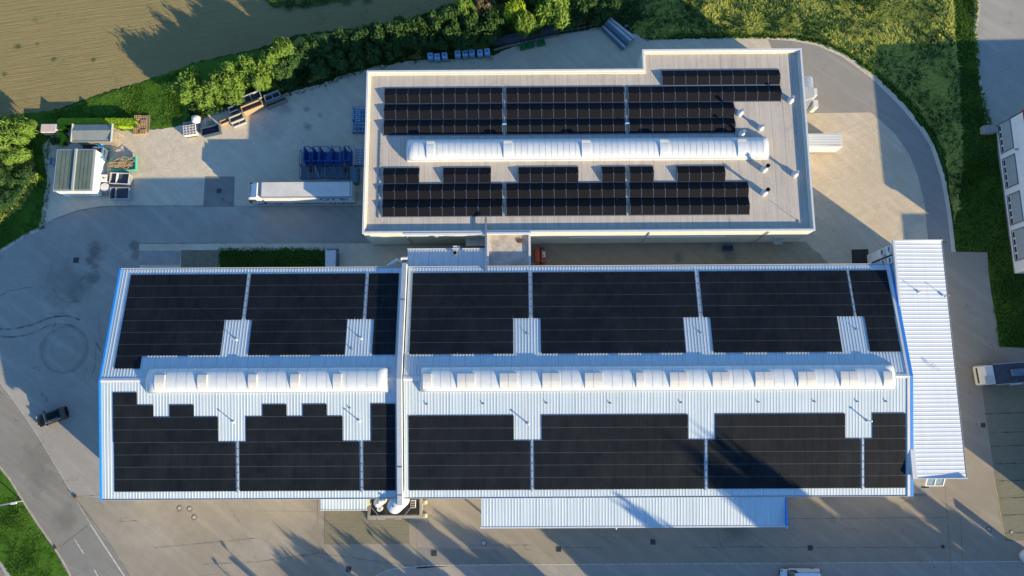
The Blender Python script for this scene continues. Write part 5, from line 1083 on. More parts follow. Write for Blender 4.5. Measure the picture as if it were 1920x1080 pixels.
q = at(366, 223, .9); t = thing('bulk_bag', 'white bulk bag standing by the hedge', 'bag', q, .1); g = MB(); g.loft([rsec(x_, 1.35*w_, 0, h_, .2, 1.2*w_) for x_, w_, h_ in ((-.62, .7, .75), (-.5, .95, 1.05), (0, 1.05, 1.15), (.45, 1., 1.02), (.62, .75, .8))]); L(g, 'bag', M['white'], t, smooth=True); g = MB(); g.tube((-.2, 0, 1.1), (.15, .2, 1.22), .1, 8); L(g, 'tied_neck', M['shut'], t)
open_bin('small_bin', 'small brown bin with a bright blue load below the bulk bag', 'bin', at(369.5, 241, .3), .05, .55, 1.2, .6, M['gold'], simple('bright_blue2', (.02, .12, .62), None, rough=.5), .04, None, None, .6)
open_bin('waste_skip', 'dark navy open skip with a red cord inside, by the hedge', 'skip', at(396, 245, .6), ang(382, 249, 413, 242), 2.75, 1.35, .95, simple('navy_steel', (.05, .10, .15), (.035, .07, .11), 2., .4, .2), darkin, .06, None, None, .15)
o_ = [o for o in COL.objects if o.name.startswith('waste_skip') and o['label'].startswith('dark navy')][0]
g = MB(); g.tube((-.8, .15, .5), (0, .22, .52), .05); g.tube((0, .22, .52), (.8, -.05, .5), .06); L(g, 'red_cord', M['redtrim'], o_)
q = at(394, 229, .3); t = thing('wooden_pallet', 'small pale wooden pallet behind the navy skip', 'pallet', q, .2); g = MB(); pallet(g, 0, 0, 0, 1.1, .6, 0, 6); L(g, 'deck', M['kerb'], t)
tr_in = simple('trough_soil', (.11, .07, .045), (.16, .11, .07), 3., .9); tr_sl = simple('slatted_grey', (.16, .15, .13), (.11, .105, .095), 4., .8, stretch=(.2, 8, 1))
RT = ang(415, 232, 540, 182)
for u, v, w, d, h, wl, inn, lb, h0 in ((423.5, 227.5, 1.7, .62, .7, M['gold'], M['gold'], 'short orange wooden trough, lowest and leftmost of the row', 0), (444, 222, 2.2, .95, 1.0, M['kerb'], tr_sl, 'pale framed slatted trough in front, second from the left', 0),
                                   (449, 231, 2.15, .6, .6, M['shut'], tr_sl, 'grey slatted bench box standing on the sand in front of the troughs', 0), (441, 203, 2.0, .9, .9, M['steelg'], darkin, 'dark trough half hidden behind the pale slatted one', 0),
                                   (473, 200, 3.3, 1.0, 1.5, M['gold'], M['gold'], 'longest orange wooden trough with a pale boarded front', 0), (471, 184, 3.2, 1.3, 1.1, M['shut'], darkin, 'long dark grey trough behind the orange one', 0),
                                   (511, 181, 2.4, 1.1, 1.0, M['shut'], darkin, 'pale rimmed steel trough with blue grey inside, nearest the hedge end', 0), (518, 192, 3.3, .62, .9, M['woodg'], tr_in, 'long narrow brown trough at the right end of the row', 0)):
    open_bin('open_trough', lb, 'trough', at(u, v, h*.8), RT, w, d, h, wl, inn, .07, 'open troughs along the hedge', (.5,) if wl is M['shut'] else None, .3)

# totes along the hedge
for i, (u, v) in enumerate(((807.5, 107), (820, 108.5), (834, 106.5), (858.5, 103), (872.5, 102), (885, 101), (900, 101), (913.5, 99))):
    lb = ['leftmost pale blue tote at the hedge, left group of three', 'pale blue tote partly under leaves, middle of the left group of three', 'pale blue tote at the right end of the left group of three', 'leftmost pale blue tote of the group of five', 'second pale blue tote from the left in the group of five',
          'middle pale blue tote of the group of five, the tallest looking', 'fourth pale blue tote in the group of five', 'rightmost pale blue tote, nearest the tarp covered pile'][i]
    ibc(at(u, v, .6), ang(802, 108, 920, 97), lb, M['totes'], .92, 1.05, 1.15, 'plastic_tote', group='pale blue totes lined up behind the workshop')
# tarp pile
t = thing('tarp_covered_pile', 'long pile under a dark navy tarpaulin at the foot of the hedge', 'pile', at(985, 70)); g = MB(); secs = []
pth = [P(926, 83), P(950, 76), P(985, 69), (P(1015, 62)), P(1040, 56), P(1047, 56)]
for i, (x_, y_) in enumerate(pth):
    w_ = (.5, .95, 1., .9, .85, .5)[i]; h_ = (.5, 1.0, 1.15, 1.05, .9, .5)[i]; secs.append([(x_+.05, y_-w_, .02), (x_, y_-w_*.8, h_*.75), (x_-.02, y_-w_*.2, h_), (x_, y_+w_*.5, h_*.9), (x_, y_+w_, .02)])
g.loft(secs); g.build('tarpaulin', M['tarp'], t)
g = MB()
for i in range(len(pth)-1): (xa, ya), (xb, yb) = pth[i], pth[i+1]; g.bar((xa, ya-1.12, .2), (xb, yb-1.12, .2), .25, .3)
g.build('timber_edge', M['woodg'], t)
for u, v, lb in ((981.5, 87, 'green tub below the tarp covered pile, left one'), (994.5, 84, 'green tub below the tarp covered pile, middle one'), (1014.5, 80, 'green tub below the tarp covered pile, right one set apart')):
    t = open_bin('green_tub', lb, 'tub', at(u, v, .5), ang(975, 90, 1024, 78), 1.15, .8, .6, M['green'], M['green'], .05, 'green tubs by the tarp covered pile', None, .5)
    g = MB(); g.tube((-.5, .45, .3), (-.5, .95, .5), .03); L(g, 'handle', M['alu'], t)
t = thing('ladder_frame', 'rusty ladder like frame lying between the tarp pile and the pipes', 'frame', at(1085, 52)); A_, B_ = Vector((*P(1048, 60, .3), .3)), Vector((*P(1120, 46, .3), .3)); g = MB(); d_ = Vector((0, .45, 0))
for s_ in (-1, 0, 1): g.bar(A_+d_*s_, B_+d_*s_*1.6, .07, .07)
for k in range(7): c_ = A_.lerp(B_, k/6); g.bar(c_-d_, c_+d_*1.3, .06, .06)
g.build('rails', M['woodg'], t); g = MB(); c_ = Vector((*P(1121, 44, .3), .3)); g.bar(c_-Vector((0, 1, 0)), c_+Vector((0, .8, 0)), .12, .3); g.build('end_board', M['brown'], t)
# pipe stack
t = thing('pipe_stack', 'stack of long grey pipes and profiles lying diagonally at the meadow edge', 'pipes', at(1159, 62)); A1, B1 = P(1128, 50, .5), P(1170, 91, .5); A2, B2 = P(1146, 34, .5), P(1190, 71, .5)
for k in range(9):
    f_ = k/8; a_ = (A1[0]+(A2[0]-A1[0])*f_, A1[1]+(A2[1]-A1[1])*f_); b_ = (B1[0]+(B2[0]-B1[0])*f_, B1[1]+(B2[1]-B1[1])*f_); z_ = .25+(.35 if 2 < k < 8 else 0)+.12*(k % 2)
    g = MB(); g.tube((*a_, z_), (*b_, z_+rg.uniform(-.02, .05)), rg.choice((.2, .26, .3)), 10) if k not in (6,) else g.bar((*a_, z_+.1), (*b_, z_+.1), .4, .2); g.build('pipe', M['alu'] if k % 3 else M['steelg'], t)
for f_ in (.15, .5, .85): g = MB(); a_ = Vector((*A1, .06)).lerp(Vector((*B1, .06)), f_); b_ = Vector((*A2, .06)).lerp(Vector((*B2, .06)), f_); g.bar(a_, b_, .15, .12); g.build('bearer', M['woodg'], t)
g = MB(); 
for f_ in (.3, .6): a_ = Vector((*A1, .34)).lerp(Vector((*B1, .34)), f_); b_ = Vector((*A2, .34)).lerp(Vector((*B2, .34)), f_); g.bar(a_, b_, .12, .1)
g.build('spacer', M['woodg'], t)
t = thing('loose_poles', 'few loose grey poles beside the lower end of the pipe stack', 'poles', at(1190, 82))
for k in range(3): g = MB(); g.tube((*P(1177+k*3, 90-k*2), .12), (*P(1200+k*3, 76-k*2), .14), .07); g.build('pole', M['alu'], t)
q = at(1174, 49, .3); t = thing('broken_block', 'small broken concrete block in the weeds above the pipe stack', 'rubble', q, .5); g = MB(); g.bbox(-.3, .3, -.2, .2, 0, .35, .06); L(g, 'block', M['concrete'], t); g = MB(); g.bbox(.35, .7, -.1, .25, 0, .2, .05); L(g, 'fragment', M['concrete'], t)

# steel racks west of the workshop
def stillage(u, v, w, d, h, lb, mat, panel=None, rz=0., px_h=0):
    t = thing('steel_rack', lb, 'rack', at(u, v, px_h), rz, 'steel racks west of the workshop'); g = MB(); b_ = .08
    for x_ in (-w/2, w/2-b_):
        for y_ in (-d/2, d/2-b_): g.box(x_, x_+b_, y_, y_+b_, 0, h)
    for z_ in (.12, h-.08):
        g.box(-w/2+b_, w/2-b_, -d/2, -d/2+b_, z_, z_+b_); g.box(-w/2+b_, w/2-b_, d/2-b_, d/2, z_, z_+b_); g.box(-w/2, -w/2+b_, -d/2+b_, d/2-b_, z_, z_+b_); g.box(w/2-b_, w/2, -d/2+b_, d/2-b_, z_, z_+b_)
    L(g, 'frame', mat, t)
    g = MB()
    for k in range(1, 4): y_ = -d/2+d*k/4; g.box(-w/2+b_, w/2-b_, y_-.03, y_+.03, .2, .26)
    L(g, 'crossbar', mat, t); 
    if panel: g = MB(); g.box(-w/2+b_, w/2-b_, -d/2+b_, d/2-b_, .13, .19) if panel == 2 else g.box(-w/2-.0, -w/2+.05, -d/2+b_, d/2-b_, .28, h-.1); L(g, 'side_panel', M['steelb'] if panel != 2 else M['steelg'], t)
    return t
for i, (u, v, w, hh, pn) in enumerate(((571, 300, .9, 2.0, 0), (584, 299, 1.0, 2.6, 1), (600, 299, 1.0, 2.6, 1), (615, 299, 1.35, 2.6, 1), (636, 299, 1.35, 2.6, 1), (656, 298, .8, 2.6, 1))):
    lb = ['grey open steel rack, leftmost behind the truck', 'blue panelled rack standing behind the truck, leftmost of the blue ones', 'blue panelled rack behind the truck, second of the blue ones', 'blue panelled rack behind the truck, third and middle one', 'blue panelled rack behind the truck with a bright side sheet, fourth', 'narrow blue panelled rack nearest the workshop corner'][i]
    t = stillage(u, v, w, 2.35, hh if pn else 1.2, lb, M['steelb'] if pn else M['steelg'], pn)
    if pn:
        g = MB(); g.box(-w/2+.05, w/2-.02, -1.0, 1.0, .28, .34); L(g, 'floor_panel', M['steelb'], t)
        if i in (3, 4): g = MB(); [g.box(w/2-.05, w/2-.0, -.9+k*.62, -.38+k*.62, .9, 1.9) for k in range(3)]; L(g, 'bright_sheet', M['steellb'], t)
for i, (u, v, w, d) in enumerate(((571, 325, .95, 2.1), (585, 325, .9, 2.1), (600, 325, 1.15, 2.0), (618, 324, 1.2, 2.1), (635, 325, 1.2, 2.0), (650, 325, .9, 2.0))):
    lb = ['low grey steel rack in the front row, leftmost behind the truck', 'low grey steel rack in the front row, second from left', 'low grey steel rack with a loose bar, third in the front row', 'low grey steel rack, fourth in the front row', 'low grey steel rack, fifth in the front row', 'low grey steel rack with rusty parts, last in the front row'][i]
    t = stillage(u, v, w, d, 1.1, lb, M['steelg'], 2)
    if i in (1, 5): g = MB(); g.bbox(-.25, .25, .1, .8, .27, .8, .06); L(g, 'rusty_part', M['brown'], t)
    if i == 2: g = MB(); g.bar((-.5, .8, 1.18), (.1, -.9, 1.18), .06, .05); L(g, 'loose_bar', M['alu'], t)
x_, y_ = P(666, 329, .9); t = thing('blue_container', 'blue grey steel container at the trailer rear beside the racks', 'container', (x_, y_, .012)); g = MB(); g.bbox(-.55, .55, -1.25, 1.2, .1, 1.3, .05); L(g, 'body', M['steelg'], t); g = MB(); g.box(.3, .38, -1.1, 1.1, 1.302, 1.36); L(g, 'edge_rail', M['steelb'], t)
# grids hidden partly by the workshop edge
def grid_frame(u0, v0, u1, v1, h, lb, mat, nx, ny, w=.07):
    xa, yb = P(u0, v0, h); xb, ya = P(u1, v1, h); t = thing('steel_grid_stack', lb, 'steel grid', ((xa+xb)/2, (ya+yb)/2, .012)); g = MB()
    for i in range(nx+1): x_ = xa+(xb-xa)*i/nx; g.box(x_-w/2, x_+w/2, ya, yb, h-.08, h)
    for j in range(ny+1): y_ = ya+(yb-ya)*j/ny; g.box(xa, xb, y_-w/2, y_+w/2, h+.001, h+.06)
    g.build('top_grid', mat, t); g = MB()
    for x_ in (xa, xb):
        for y_ in (ya, (ya+yb)/2, yb): g.box(x_-.05, x_+.05, y_-.05, y_+.05, 0, h-.081)
    g.box(xa, xb, ya, yb, .15, .2); g.build('base_frame', M['steelg'], t); return t
t = grid_frame(661, 200, 686, 246, 1.2, 'light blue steel grid frame leaning flat beside the workshop west wall, upper one', M['steellb'], 4, 6, .09)
g = MB(); xa, ya = P(665, 232, 1.); xb, yb = P(686, 243, 1.); g.box(xa, xb, ya-.05, ya+.05, .9, 1.); g.box(xa, xb, (ya+yb)/2-.04, (ya+yb)/2+.04, .9, 1.); g.build('yellow_bar', M['yellow'], t)
g = MB(); xa, ya = P(667, 208, 1.3); xb, yb = P(676, 226, 1.3)
for k in range(6): y_ = ya+(yb-ya)*k/5; g.box(xa, xb, y_-.04, y_+.04, 1.262, 1.31)
g.build('ladder_rack', M['totes'], t)
grid_frame(664, 276, 686, 308, 1.1, 'pale grey slatted steel stack beside the workshop west wall, lower one', M['alu'], 2, 11, .1)

# strip between the buildings
x_, y_ = P(1014, 478, .9); t = thing('red_mower', 'faded red tractor implement with a grey box parked between the buildings', 'machine', (x_, y_, .02))
g = MB(); g.bbox(-.85, -.1, -1.05, 1.1, .25, .95, .08); g.bbox(-.05, .75, -1.15, 1.0, .25, .8, .08); b_ = L(g, 'housing', M['red'], t); g = MB(); g.box(-.07, -.08+.02, -1., 1.05, .5, .98); L(g, 'seam', M['black'], b_)
g = MB(); g.bbox(.2, .72, -.45, .5, .82, 1.15, .05); L(g, 'engine_box', M['alu'], t); g = MB(); g.cyl(.42, -.1, 1.15, 1.25, .08, 10); L(g, 'filler_cap', M['black'], t)
for yy in (-1.2, 1.05): g = MB(); g.loft([[(.1+.3*math.cos(i*PI/8), s_, .3+.3*math.sin(i*PI/8)) for i in range(16)] for s_ in (yy, yy+.16)]); L(g, 'wheel', M['tyreb'], t)
g = MB(); g.tube((-.85, -.1, .6), (-1.25, -.1, .6), .09); g.tube((-.5, 1.1, .8), (-.5, 1.5, .95), .04); g.tube((-.2, 1.1, .8), (-.2, 1.45, .95), .04); L(g, 'hitch', M['red'], t)
x_, y_ = P(1364, 460, .5); open_bin('blue_box', 'dark blue open box at the foot of the workshop south wall', 'box', (x_, 23.1, .02), 0, 1.5, .75, .6, simple('dk_blue', (.03, .09, .2), None, rough=.6), darkin, .05)
x_, y_ = P(621, 484, 1.3); t = thing('utility_cabinet', 'white topped utility cabinet at the end of the grass bed north of the hall', 'cabinet', (x_, y_-.5, .03)); g = MB(); g.bbox(-.85, .7, -1.4, 1.7, 0, 1.4, .04); L(g, 'casing', M['flash'], t); g = MB(); g.box(.703, .95, -.8, 1.4, .2, 1.1); L(g, 'cable_box', M['steelg'], t); g = MB(); g.box(-.7, .9, 1.703, 1.95, .3, 1.25); L(g, 'back_box', M['steelg'], t)
# leaning post by lean-to etc.
# ------------------------------------------------------------ right-hand white building
b0 = Vector(P(1865, 240)); b1 = Vector(P(1900, 513)); dv = (b1-b0); Lb = dv.length; dv.normalize(); an_ = math.atan2(-dv.y, -dv.x)   # local +x to north end
t = thing('office_building', 'white office building with red roof trim and grey blinds at the right edge', 'building', (*((b0+b1)/2), 0), an_)
BH = 6.6; BW = 42.
# local: x along the wall (north +), y outward west = +y ; body extends to -y
g = MB(); g.box(-Lb/2, Lb/2, -BW, 0, 0, BH); L(g, 'wall', M['wallw'], t)
g = MB(); g.box(-Lb/2-.1, Lb/2+.1, -BW-.1, .1, BH+.003, BH+.2); L(g, 'flat_roof', M['deck'], t)
g = MB(); 
for b_ in ((-Lb/2-.15, Lb/2+.15, .003+.1, .25), (Lb/2+.103, Lb/2+.25, -BW, .1), (-Lb/2-.25, -Lb/2-.103, -BW, .1)): g.box(*b_, BH-.1, BH+.35)
L(g, 'roof_trim', M['redtrim'], t)
g = MB(); g.box(-Lb/2, Lb/2, .003, .05, 0, .35); L(g, 'plinth', M['woodg'], t)
for vv in (266, 332, 400, 465):
    f_ = (513-vv)/(513-240.); xc = -Lb/2+Lb*f_*1.0; z0, z1 = .9, 3.5
    g = MB(); 
    for b_ in ((xc-2.35, xc+2.35, z0-.1, z0), (xc-2.35, xc+2.35, z1, z1+.1), (xc-2.35, xc-2.25, z0, z1), (xc+2.25, xc+2.35, z0, z1)): g.box(b_[0], b_[1], .003, .12, b_[2], b_[3])
    w_ = L(g, 'window', M['steelg'], t)
    g = MB(); g.box(xc-2.25, xc+2.25, .003, .05, z0+.62, z1); L(g, 'blind', M['shut'], w_)
    g = MB(); g.box(xc-2.25, xc+2.25, .003, .04, z0, z0+.61); L(g, 'frame', M['white'], w_)
    for k in range(4): g = MB(); g.box(xc-2.15+k*1.13, xc-1.32+k*1.13, .043, .07, z0+.12, z0+.50); L(g, 'pane', M['glass'], w_)
g = MB(); xg = -Lb/2+Lb*(513-300)/273.; g.box(xg-.12, xg+.12, .003, .5, 4.2, 4.45); L(g, 'cornice_rail', M['shut'], t)
x_, y_ = P(1856, 242, 1.); t = thing('stone_crate', 'grey stone filled crate at the north west corner of the office building', 'crate', (x_, y_, .02), an_); g = MB(); g.bbox(-.6, .6, -.95, .95, 0, 1.1, .05); L(g, 'gabion', M['concrete'], t); g = MB(); [g.box(-.62, .62, -.9+k*.36, -.87+k*.36, 1.101, 1.13) for k in range(6)]; L(g, 'wire_lid', M['alu'], t)
# neighbour hall beyond the right edge of the picture, whose shade falls over the parking bays
n0 = Vector(P(1690, 401)); hN = 8.2; Ls = hN/TAN; nb = Vector((n0.x+SX*Ls, n0.y+SY*Ls)); nbS = Vector(P(1990, 1003))
t = thing('neighbour_hall', 'grey hall beyond the right edge of the picture, casting shade over the parking bays', 'building', (nb.x+10, (nb.y+nbS.y)/2, 0))
g = MB(); g.box(nb.x, nb.x+30, nbS.y, nb.y, 0, hN-.3); g.build('wall', M['wallg'], t); g = MB(); g.box(nb.x-.1, nb.x+30.1, nbS.y-.1, nb.y+.1, hN-.297, hN); g.build('flat_roof', M['deck'], t)
for k in range(5): g = MB(); yy = nbS.y+3+k*(nb.y-nbS.y-6)/4; g.box(nb.x-.06, nb.x-.003, yy-1.2, yy+1.2, 1.2, 3.2); g.build('window', M['glass'], t)

# advertising pylon at lower right
x_, y_ = P(1916, 1042, 0); t = thing('sign_pylon', 'white based sign pylon at the bottom right corner throwing a long shadow', 'sign', (x_+.55, y_-.1, 0), .15)
g = MB(); g.lathe(0, 0, [(1., 0), (.95, .35), (.8, .75), (.55, .95), (.1, 1.)], 20); L(g, 'base', M['white'], t, smooth=True); g = MB(); g.bbox(-.12, .12, -.62, .62, .8, 3.6, .03); L(g, 'panel', M['flash'], t)
g = MB(); g.tube((-.3, .3, .9), (-.35, .5, 1.02), .09, 10); L(g, 'spotlight', M['steelg'], t)

# street lamps
def lamp(x, y, h, rz, lb, arm=1.6):
    t = thing('street_lamp', lb, 'street lamp', (x, y, 0), rz, 'street lamps round the yard'); g = MB(); g.cyl(0, 0, 0, h, .1, 12, .06); L(g, 'pole', M['alu'], t)
    g = MB(); g.bar((0, 0, h), (arm, 0, h+.1), .1, .08); L(g, 'arm', M['alu'], t); g = MB(); g.bbox(arm-.1, arm+.7, -.15, .15, h+.02, h+.16, .03); L(g, 'lamp_head', M['white'], t)
    return t
xa, ya = P(33, 942, 6.5); xb, yb = P(-8, 949, 6.5)
lamp(xb-.8, yb-.15, 6.4, math.atan2(ya-yb, xa-xb), 'white street lamp reaching over the grass verge at the left edge', xa-xb-.0)
for u, v, lb in ((426, 1031, 'street lamp south of the yard, outside the picture, whose shadow lies near the manholes'), (700, 1008, 'street lamp outside the picture whose thin shadow crosses the paver bed edge'), (410, 1062, 'street lamp at the far south west, outside the picture')):
    x_, y_ = P(u, v); h_ = 5.2 if u != 700 else 7.; s_ = h_/TAN; lp = lamp(x_+SX*s_, y_+SY*s_, h_, 2.2, lb, .5)
    if u == 426: g = MB(); g.box(-.03, .03, .12, .75, h_-2.6, h_-.3); L(g, 'banner', M['white'], lp)

# ------------------------------------------------------------ vegetation
def leaf_mesh(name, lobes, n, size, mat, seed, up=.25, spiky=0.):
    """many small bent leaf clumps spread over and inside the lobes (x,y,z,r)"""
    rg_ = random.Random(seed); v = []; f = []
    wts = [l[3]**2 for l in lobes]
    for _ in range(n):
        l = rg_.choices(lobes, wts)[0]
        while True:
            d = Vector((rg_.gauss(0, 1), rg_.gauss(0, 1), rg_.gauss(0, 1)))
            if d.length > .01: break
        d.normalize()
        if d.z < -.35: d.z *= -.6; d.normalize()
        rr = l[3]*(rg_.uniform(.2, 1.15)**.7+(rg_.uniform(0, spiky) if rg_.random() < .35 else 0)); c = Vector(l[:3])+d*rr
        if c.z < .1: c.z = rg_.uniform(.1, .5)
        nrm = (d+Vector((rg_.uniform(-.8, .8), rg_.uniform(-.8, .8), rg_.uniform(-.5, .8)))).normalized()
        u_ = nrm.orthogonal().normalized(); w_ = nrm.cross(u_); a_ = rg_.uniform(0, 2*PI); u_, w_ = u_*math.cos(a_)+w_*math.sin(a_), w_*math.cos(a_)-u_*math.sin(a_)
        s_ = size*rg_.uniform(.6, 1.5); k = len(v); el = 1.+(1.2 if spiky else .2)
        v += [tuple(c-u_*s_*el*.5), tuple(c+w_*s_*.35), tuple(c+u_*s_*el*.5+nrm*s_*.15), tuple(c-w_*s_*.35)]; f.append((k, k+1, k+2, k+3))
    me = bpy.data.meshes.new(name); me.from_pydata(v, [], f); me.materials.append(mat); return me
def trunk_mesh(h, r, seed, limbs=5):
    rg_ = random.Random(seed); g = MB(); g.tube((0, 0, 0), (.1, .05, h*.45), r, 9, r*.7); g.tube((.1, .05, h*.45), (0, .1, h*.8), r*.7, 8, r*.3)
    for i in range(limbs): a_ = i*2*PI/limbs+rg_.uniform(-.3, .3); z_ = h*rg_.uniform(.3, .6); q_ = h*rg_.uniform(.25, .4); g.tube((.05, .05, z_), (q_*math.cos(a_), q_*math.sin(a_), z_+h*.25), r*.4, 6, r*.12)
    me = bpy.data.meshes.new('trunk'); me.from_pydata(g.v, [], g.f); me.materials.append(M['bark']); return me
def lobes_for(seed, k, spread, r0, z0):
    rg_ = random.Random(seed); return [(0, 0, z0, r0)]+[(spread*math.cos(a_)*rg_.uniform(.6, 1), spread*math.sin(a_)*rg_.uniform(.6, 1), z0+rg_.uniform(-.18, .15), r0*rg_.uniform(.45, .75)) for a_ in [i*2*PI/k+rg_.uniform(-.3, .3) for i in range(k)]]
def rough_lobes(seed, k, spread, r0):
    """uneven crown: clumps scattered through a dome, biggest in the middle"""
    rg_ = random.Random(seed); out = [(0, 0, .5, r0*1.7)]
    for i in range(k):
        a_ = rg_.uniform(0, 2*PI); q = rg_.uniform(.25, 1)**.7*spread; out.append((q*math.cos(a_), q*math.sin(a_)*rg_.uniform(.8, 1), .25+(.72-.45*(q/spread)**2)*rg_.uniform(.55, 1.05), r0*rg_.uniform(.55, 1.25)))
    return out
# unit crowns: radius about 1, height about 1 (scaled per tree)
CR = {}
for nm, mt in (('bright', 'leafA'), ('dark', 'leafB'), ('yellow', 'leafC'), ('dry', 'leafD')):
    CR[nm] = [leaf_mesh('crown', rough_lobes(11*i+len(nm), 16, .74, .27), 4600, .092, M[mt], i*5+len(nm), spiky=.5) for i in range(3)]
CR['feather'] = [leaf_mesh('crown', rough_lobes(70+i, 16, .85, .24), 4200, .085, M['leafA'], i+40, spiky=.7) for i in range(3)]
TRK = [trunk_mesh(.75, .05, i) for i in range(3)]
def plant(kind, x, y, r, h, label, group, name='tree', cat='tree', trunk=True, z=0., zs=1.):
    i = random.randrange(3); t = thing(name, label, cat, (x, y, z), random.uniform(0, 6.28), group)
    o = bpy.data.objects.new('crown', CR[kind][i]); COL.objects.link(o); o.parent = t; o.scale = (r, r, h*zs)
    if trunk: o2 = bpy.data.objects.new('trunk', TRK[i]); COL.objects.link(o2); o2.parent = t; o2.scale = (r, r, h)
    return t
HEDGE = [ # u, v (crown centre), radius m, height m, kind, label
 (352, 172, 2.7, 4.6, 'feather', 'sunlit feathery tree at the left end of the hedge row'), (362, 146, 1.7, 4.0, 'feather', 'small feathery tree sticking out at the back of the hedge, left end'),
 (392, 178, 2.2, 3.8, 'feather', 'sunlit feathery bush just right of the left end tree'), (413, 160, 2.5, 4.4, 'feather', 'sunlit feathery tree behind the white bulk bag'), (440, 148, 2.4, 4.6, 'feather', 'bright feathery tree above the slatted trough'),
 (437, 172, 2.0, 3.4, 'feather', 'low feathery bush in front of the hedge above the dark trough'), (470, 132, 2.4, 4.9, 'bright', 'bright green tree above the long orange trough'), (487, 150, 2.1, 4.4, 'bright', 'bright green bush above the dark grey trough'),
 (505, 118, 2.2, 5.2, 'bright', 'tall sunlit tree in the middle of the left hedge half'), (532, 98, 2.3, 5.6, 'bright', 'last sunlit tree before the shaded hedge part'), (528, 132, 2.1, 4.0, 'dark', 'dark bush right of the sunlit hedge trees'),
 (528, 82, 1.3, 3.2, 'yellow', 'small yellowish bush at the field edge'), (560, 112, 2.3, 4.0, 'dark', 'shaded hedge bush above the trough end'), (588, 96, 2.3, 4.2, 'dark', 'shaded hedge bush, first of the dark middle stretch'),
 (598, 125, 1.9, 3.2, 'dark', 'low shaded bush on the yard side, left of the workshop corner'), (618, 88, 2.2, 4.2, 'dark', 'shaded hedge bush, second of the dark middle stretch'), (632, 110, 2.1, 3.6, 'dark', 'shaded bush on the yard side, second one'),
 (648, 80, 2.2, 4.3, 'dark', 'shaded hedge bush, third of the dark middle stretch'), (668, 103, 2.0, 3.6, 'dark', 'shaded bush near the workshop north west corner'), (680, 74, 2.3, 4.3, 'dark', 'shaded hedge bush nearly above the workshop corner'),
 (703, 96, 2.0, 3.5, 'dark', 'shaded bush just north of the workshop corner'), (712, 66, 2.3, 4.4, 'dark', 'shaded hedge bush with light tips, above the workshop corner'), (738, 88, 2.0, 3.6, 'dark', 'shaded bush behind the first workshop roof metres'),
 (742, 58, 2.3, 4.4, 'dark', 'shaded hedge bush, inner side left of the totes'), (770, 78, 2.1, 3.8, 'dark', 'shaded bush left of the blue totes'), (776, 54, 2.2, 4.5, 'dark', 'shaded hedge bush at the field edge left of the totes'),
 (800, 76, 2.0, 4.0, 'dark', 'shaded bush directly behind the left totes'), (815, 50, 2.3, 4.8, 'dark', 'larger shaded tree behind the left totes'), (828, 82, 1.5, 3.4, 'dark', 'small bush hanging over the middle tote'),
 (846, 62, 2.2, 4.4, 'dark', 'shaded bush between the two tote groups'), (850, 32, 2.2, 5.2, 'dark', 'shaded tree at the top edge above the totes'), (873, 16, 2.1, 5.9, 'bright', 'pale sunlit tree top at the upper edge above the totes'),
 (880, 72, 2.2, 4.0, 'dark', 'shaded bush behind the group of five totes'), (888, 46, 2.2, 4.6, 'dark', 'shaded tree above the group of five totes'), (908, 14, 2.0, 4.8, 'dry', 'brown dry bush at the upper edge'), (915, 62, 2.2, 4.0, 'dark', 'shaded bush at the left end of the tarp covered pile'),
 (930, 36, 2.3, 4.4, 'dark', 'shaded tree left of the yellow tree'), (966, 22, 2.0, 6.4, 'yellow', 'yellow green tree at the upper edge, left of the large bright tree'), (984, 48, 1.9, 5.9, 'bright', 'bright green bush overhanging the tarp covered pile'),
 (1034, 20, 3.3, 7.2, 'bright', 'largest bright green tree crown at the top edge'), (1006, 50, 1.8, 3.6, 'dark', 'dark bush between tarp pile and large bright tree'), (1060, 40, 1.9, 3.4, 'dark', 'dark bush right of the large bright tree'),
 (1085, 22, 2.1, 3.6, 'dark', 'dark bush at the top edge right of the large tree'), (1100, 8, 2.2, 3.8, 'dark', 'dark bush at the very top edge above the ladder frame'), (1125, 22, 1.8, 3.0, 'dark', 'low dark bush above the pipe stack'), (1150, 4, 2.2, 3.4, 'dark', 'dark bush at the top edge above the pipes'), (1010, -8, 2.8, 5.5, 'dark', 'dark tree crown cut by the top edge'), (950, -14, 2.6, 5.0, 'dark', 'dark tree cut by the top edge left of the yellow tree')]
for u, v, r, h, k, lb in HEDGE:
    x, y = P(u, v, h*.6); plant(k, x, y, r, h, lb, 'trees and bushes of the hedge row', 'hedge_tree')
for u, v, r, h, k, lb in ((15, 255, 3.0, 5.0, 'bright', 'large sunlit tree at the left edge'), (48, 243, 2.2, 4.6, 'feather', 'sunlit feathery tree left of the pink covered trailer'), (-25, 245, 3.2, 5.5, 'bright', 'tree cut by the left edge of the picture'), (30, 290, 2.2, 3.6, 'bright', 'sunlit bush below the left edge tree'),
                          (5, 330, 2.3, 1.8, 'dark', 'dark low bush at the left edge'), (45, 330, 1.9, 1.5, 'dark', 'dark low shrub left of the garage block'), (25, 365, 1.9, 1.4, 'dark', 'lowest dark shrub at the left edge'), (-5, 385, 2., 1.3, 'dark', 'dark shrub cut by the left edge'), (105, 265, .9, 1.7, 'dark', 'dark shrub between shed and pink trailer')):
    x, y = P(u, v, h*.6); plant(k, x, y, r, h, lb, 'trees and shrubs at the left edge', 'garden_tree' if h > 3 else 'shrub', 'tree' if h > 3 else 'shrub')
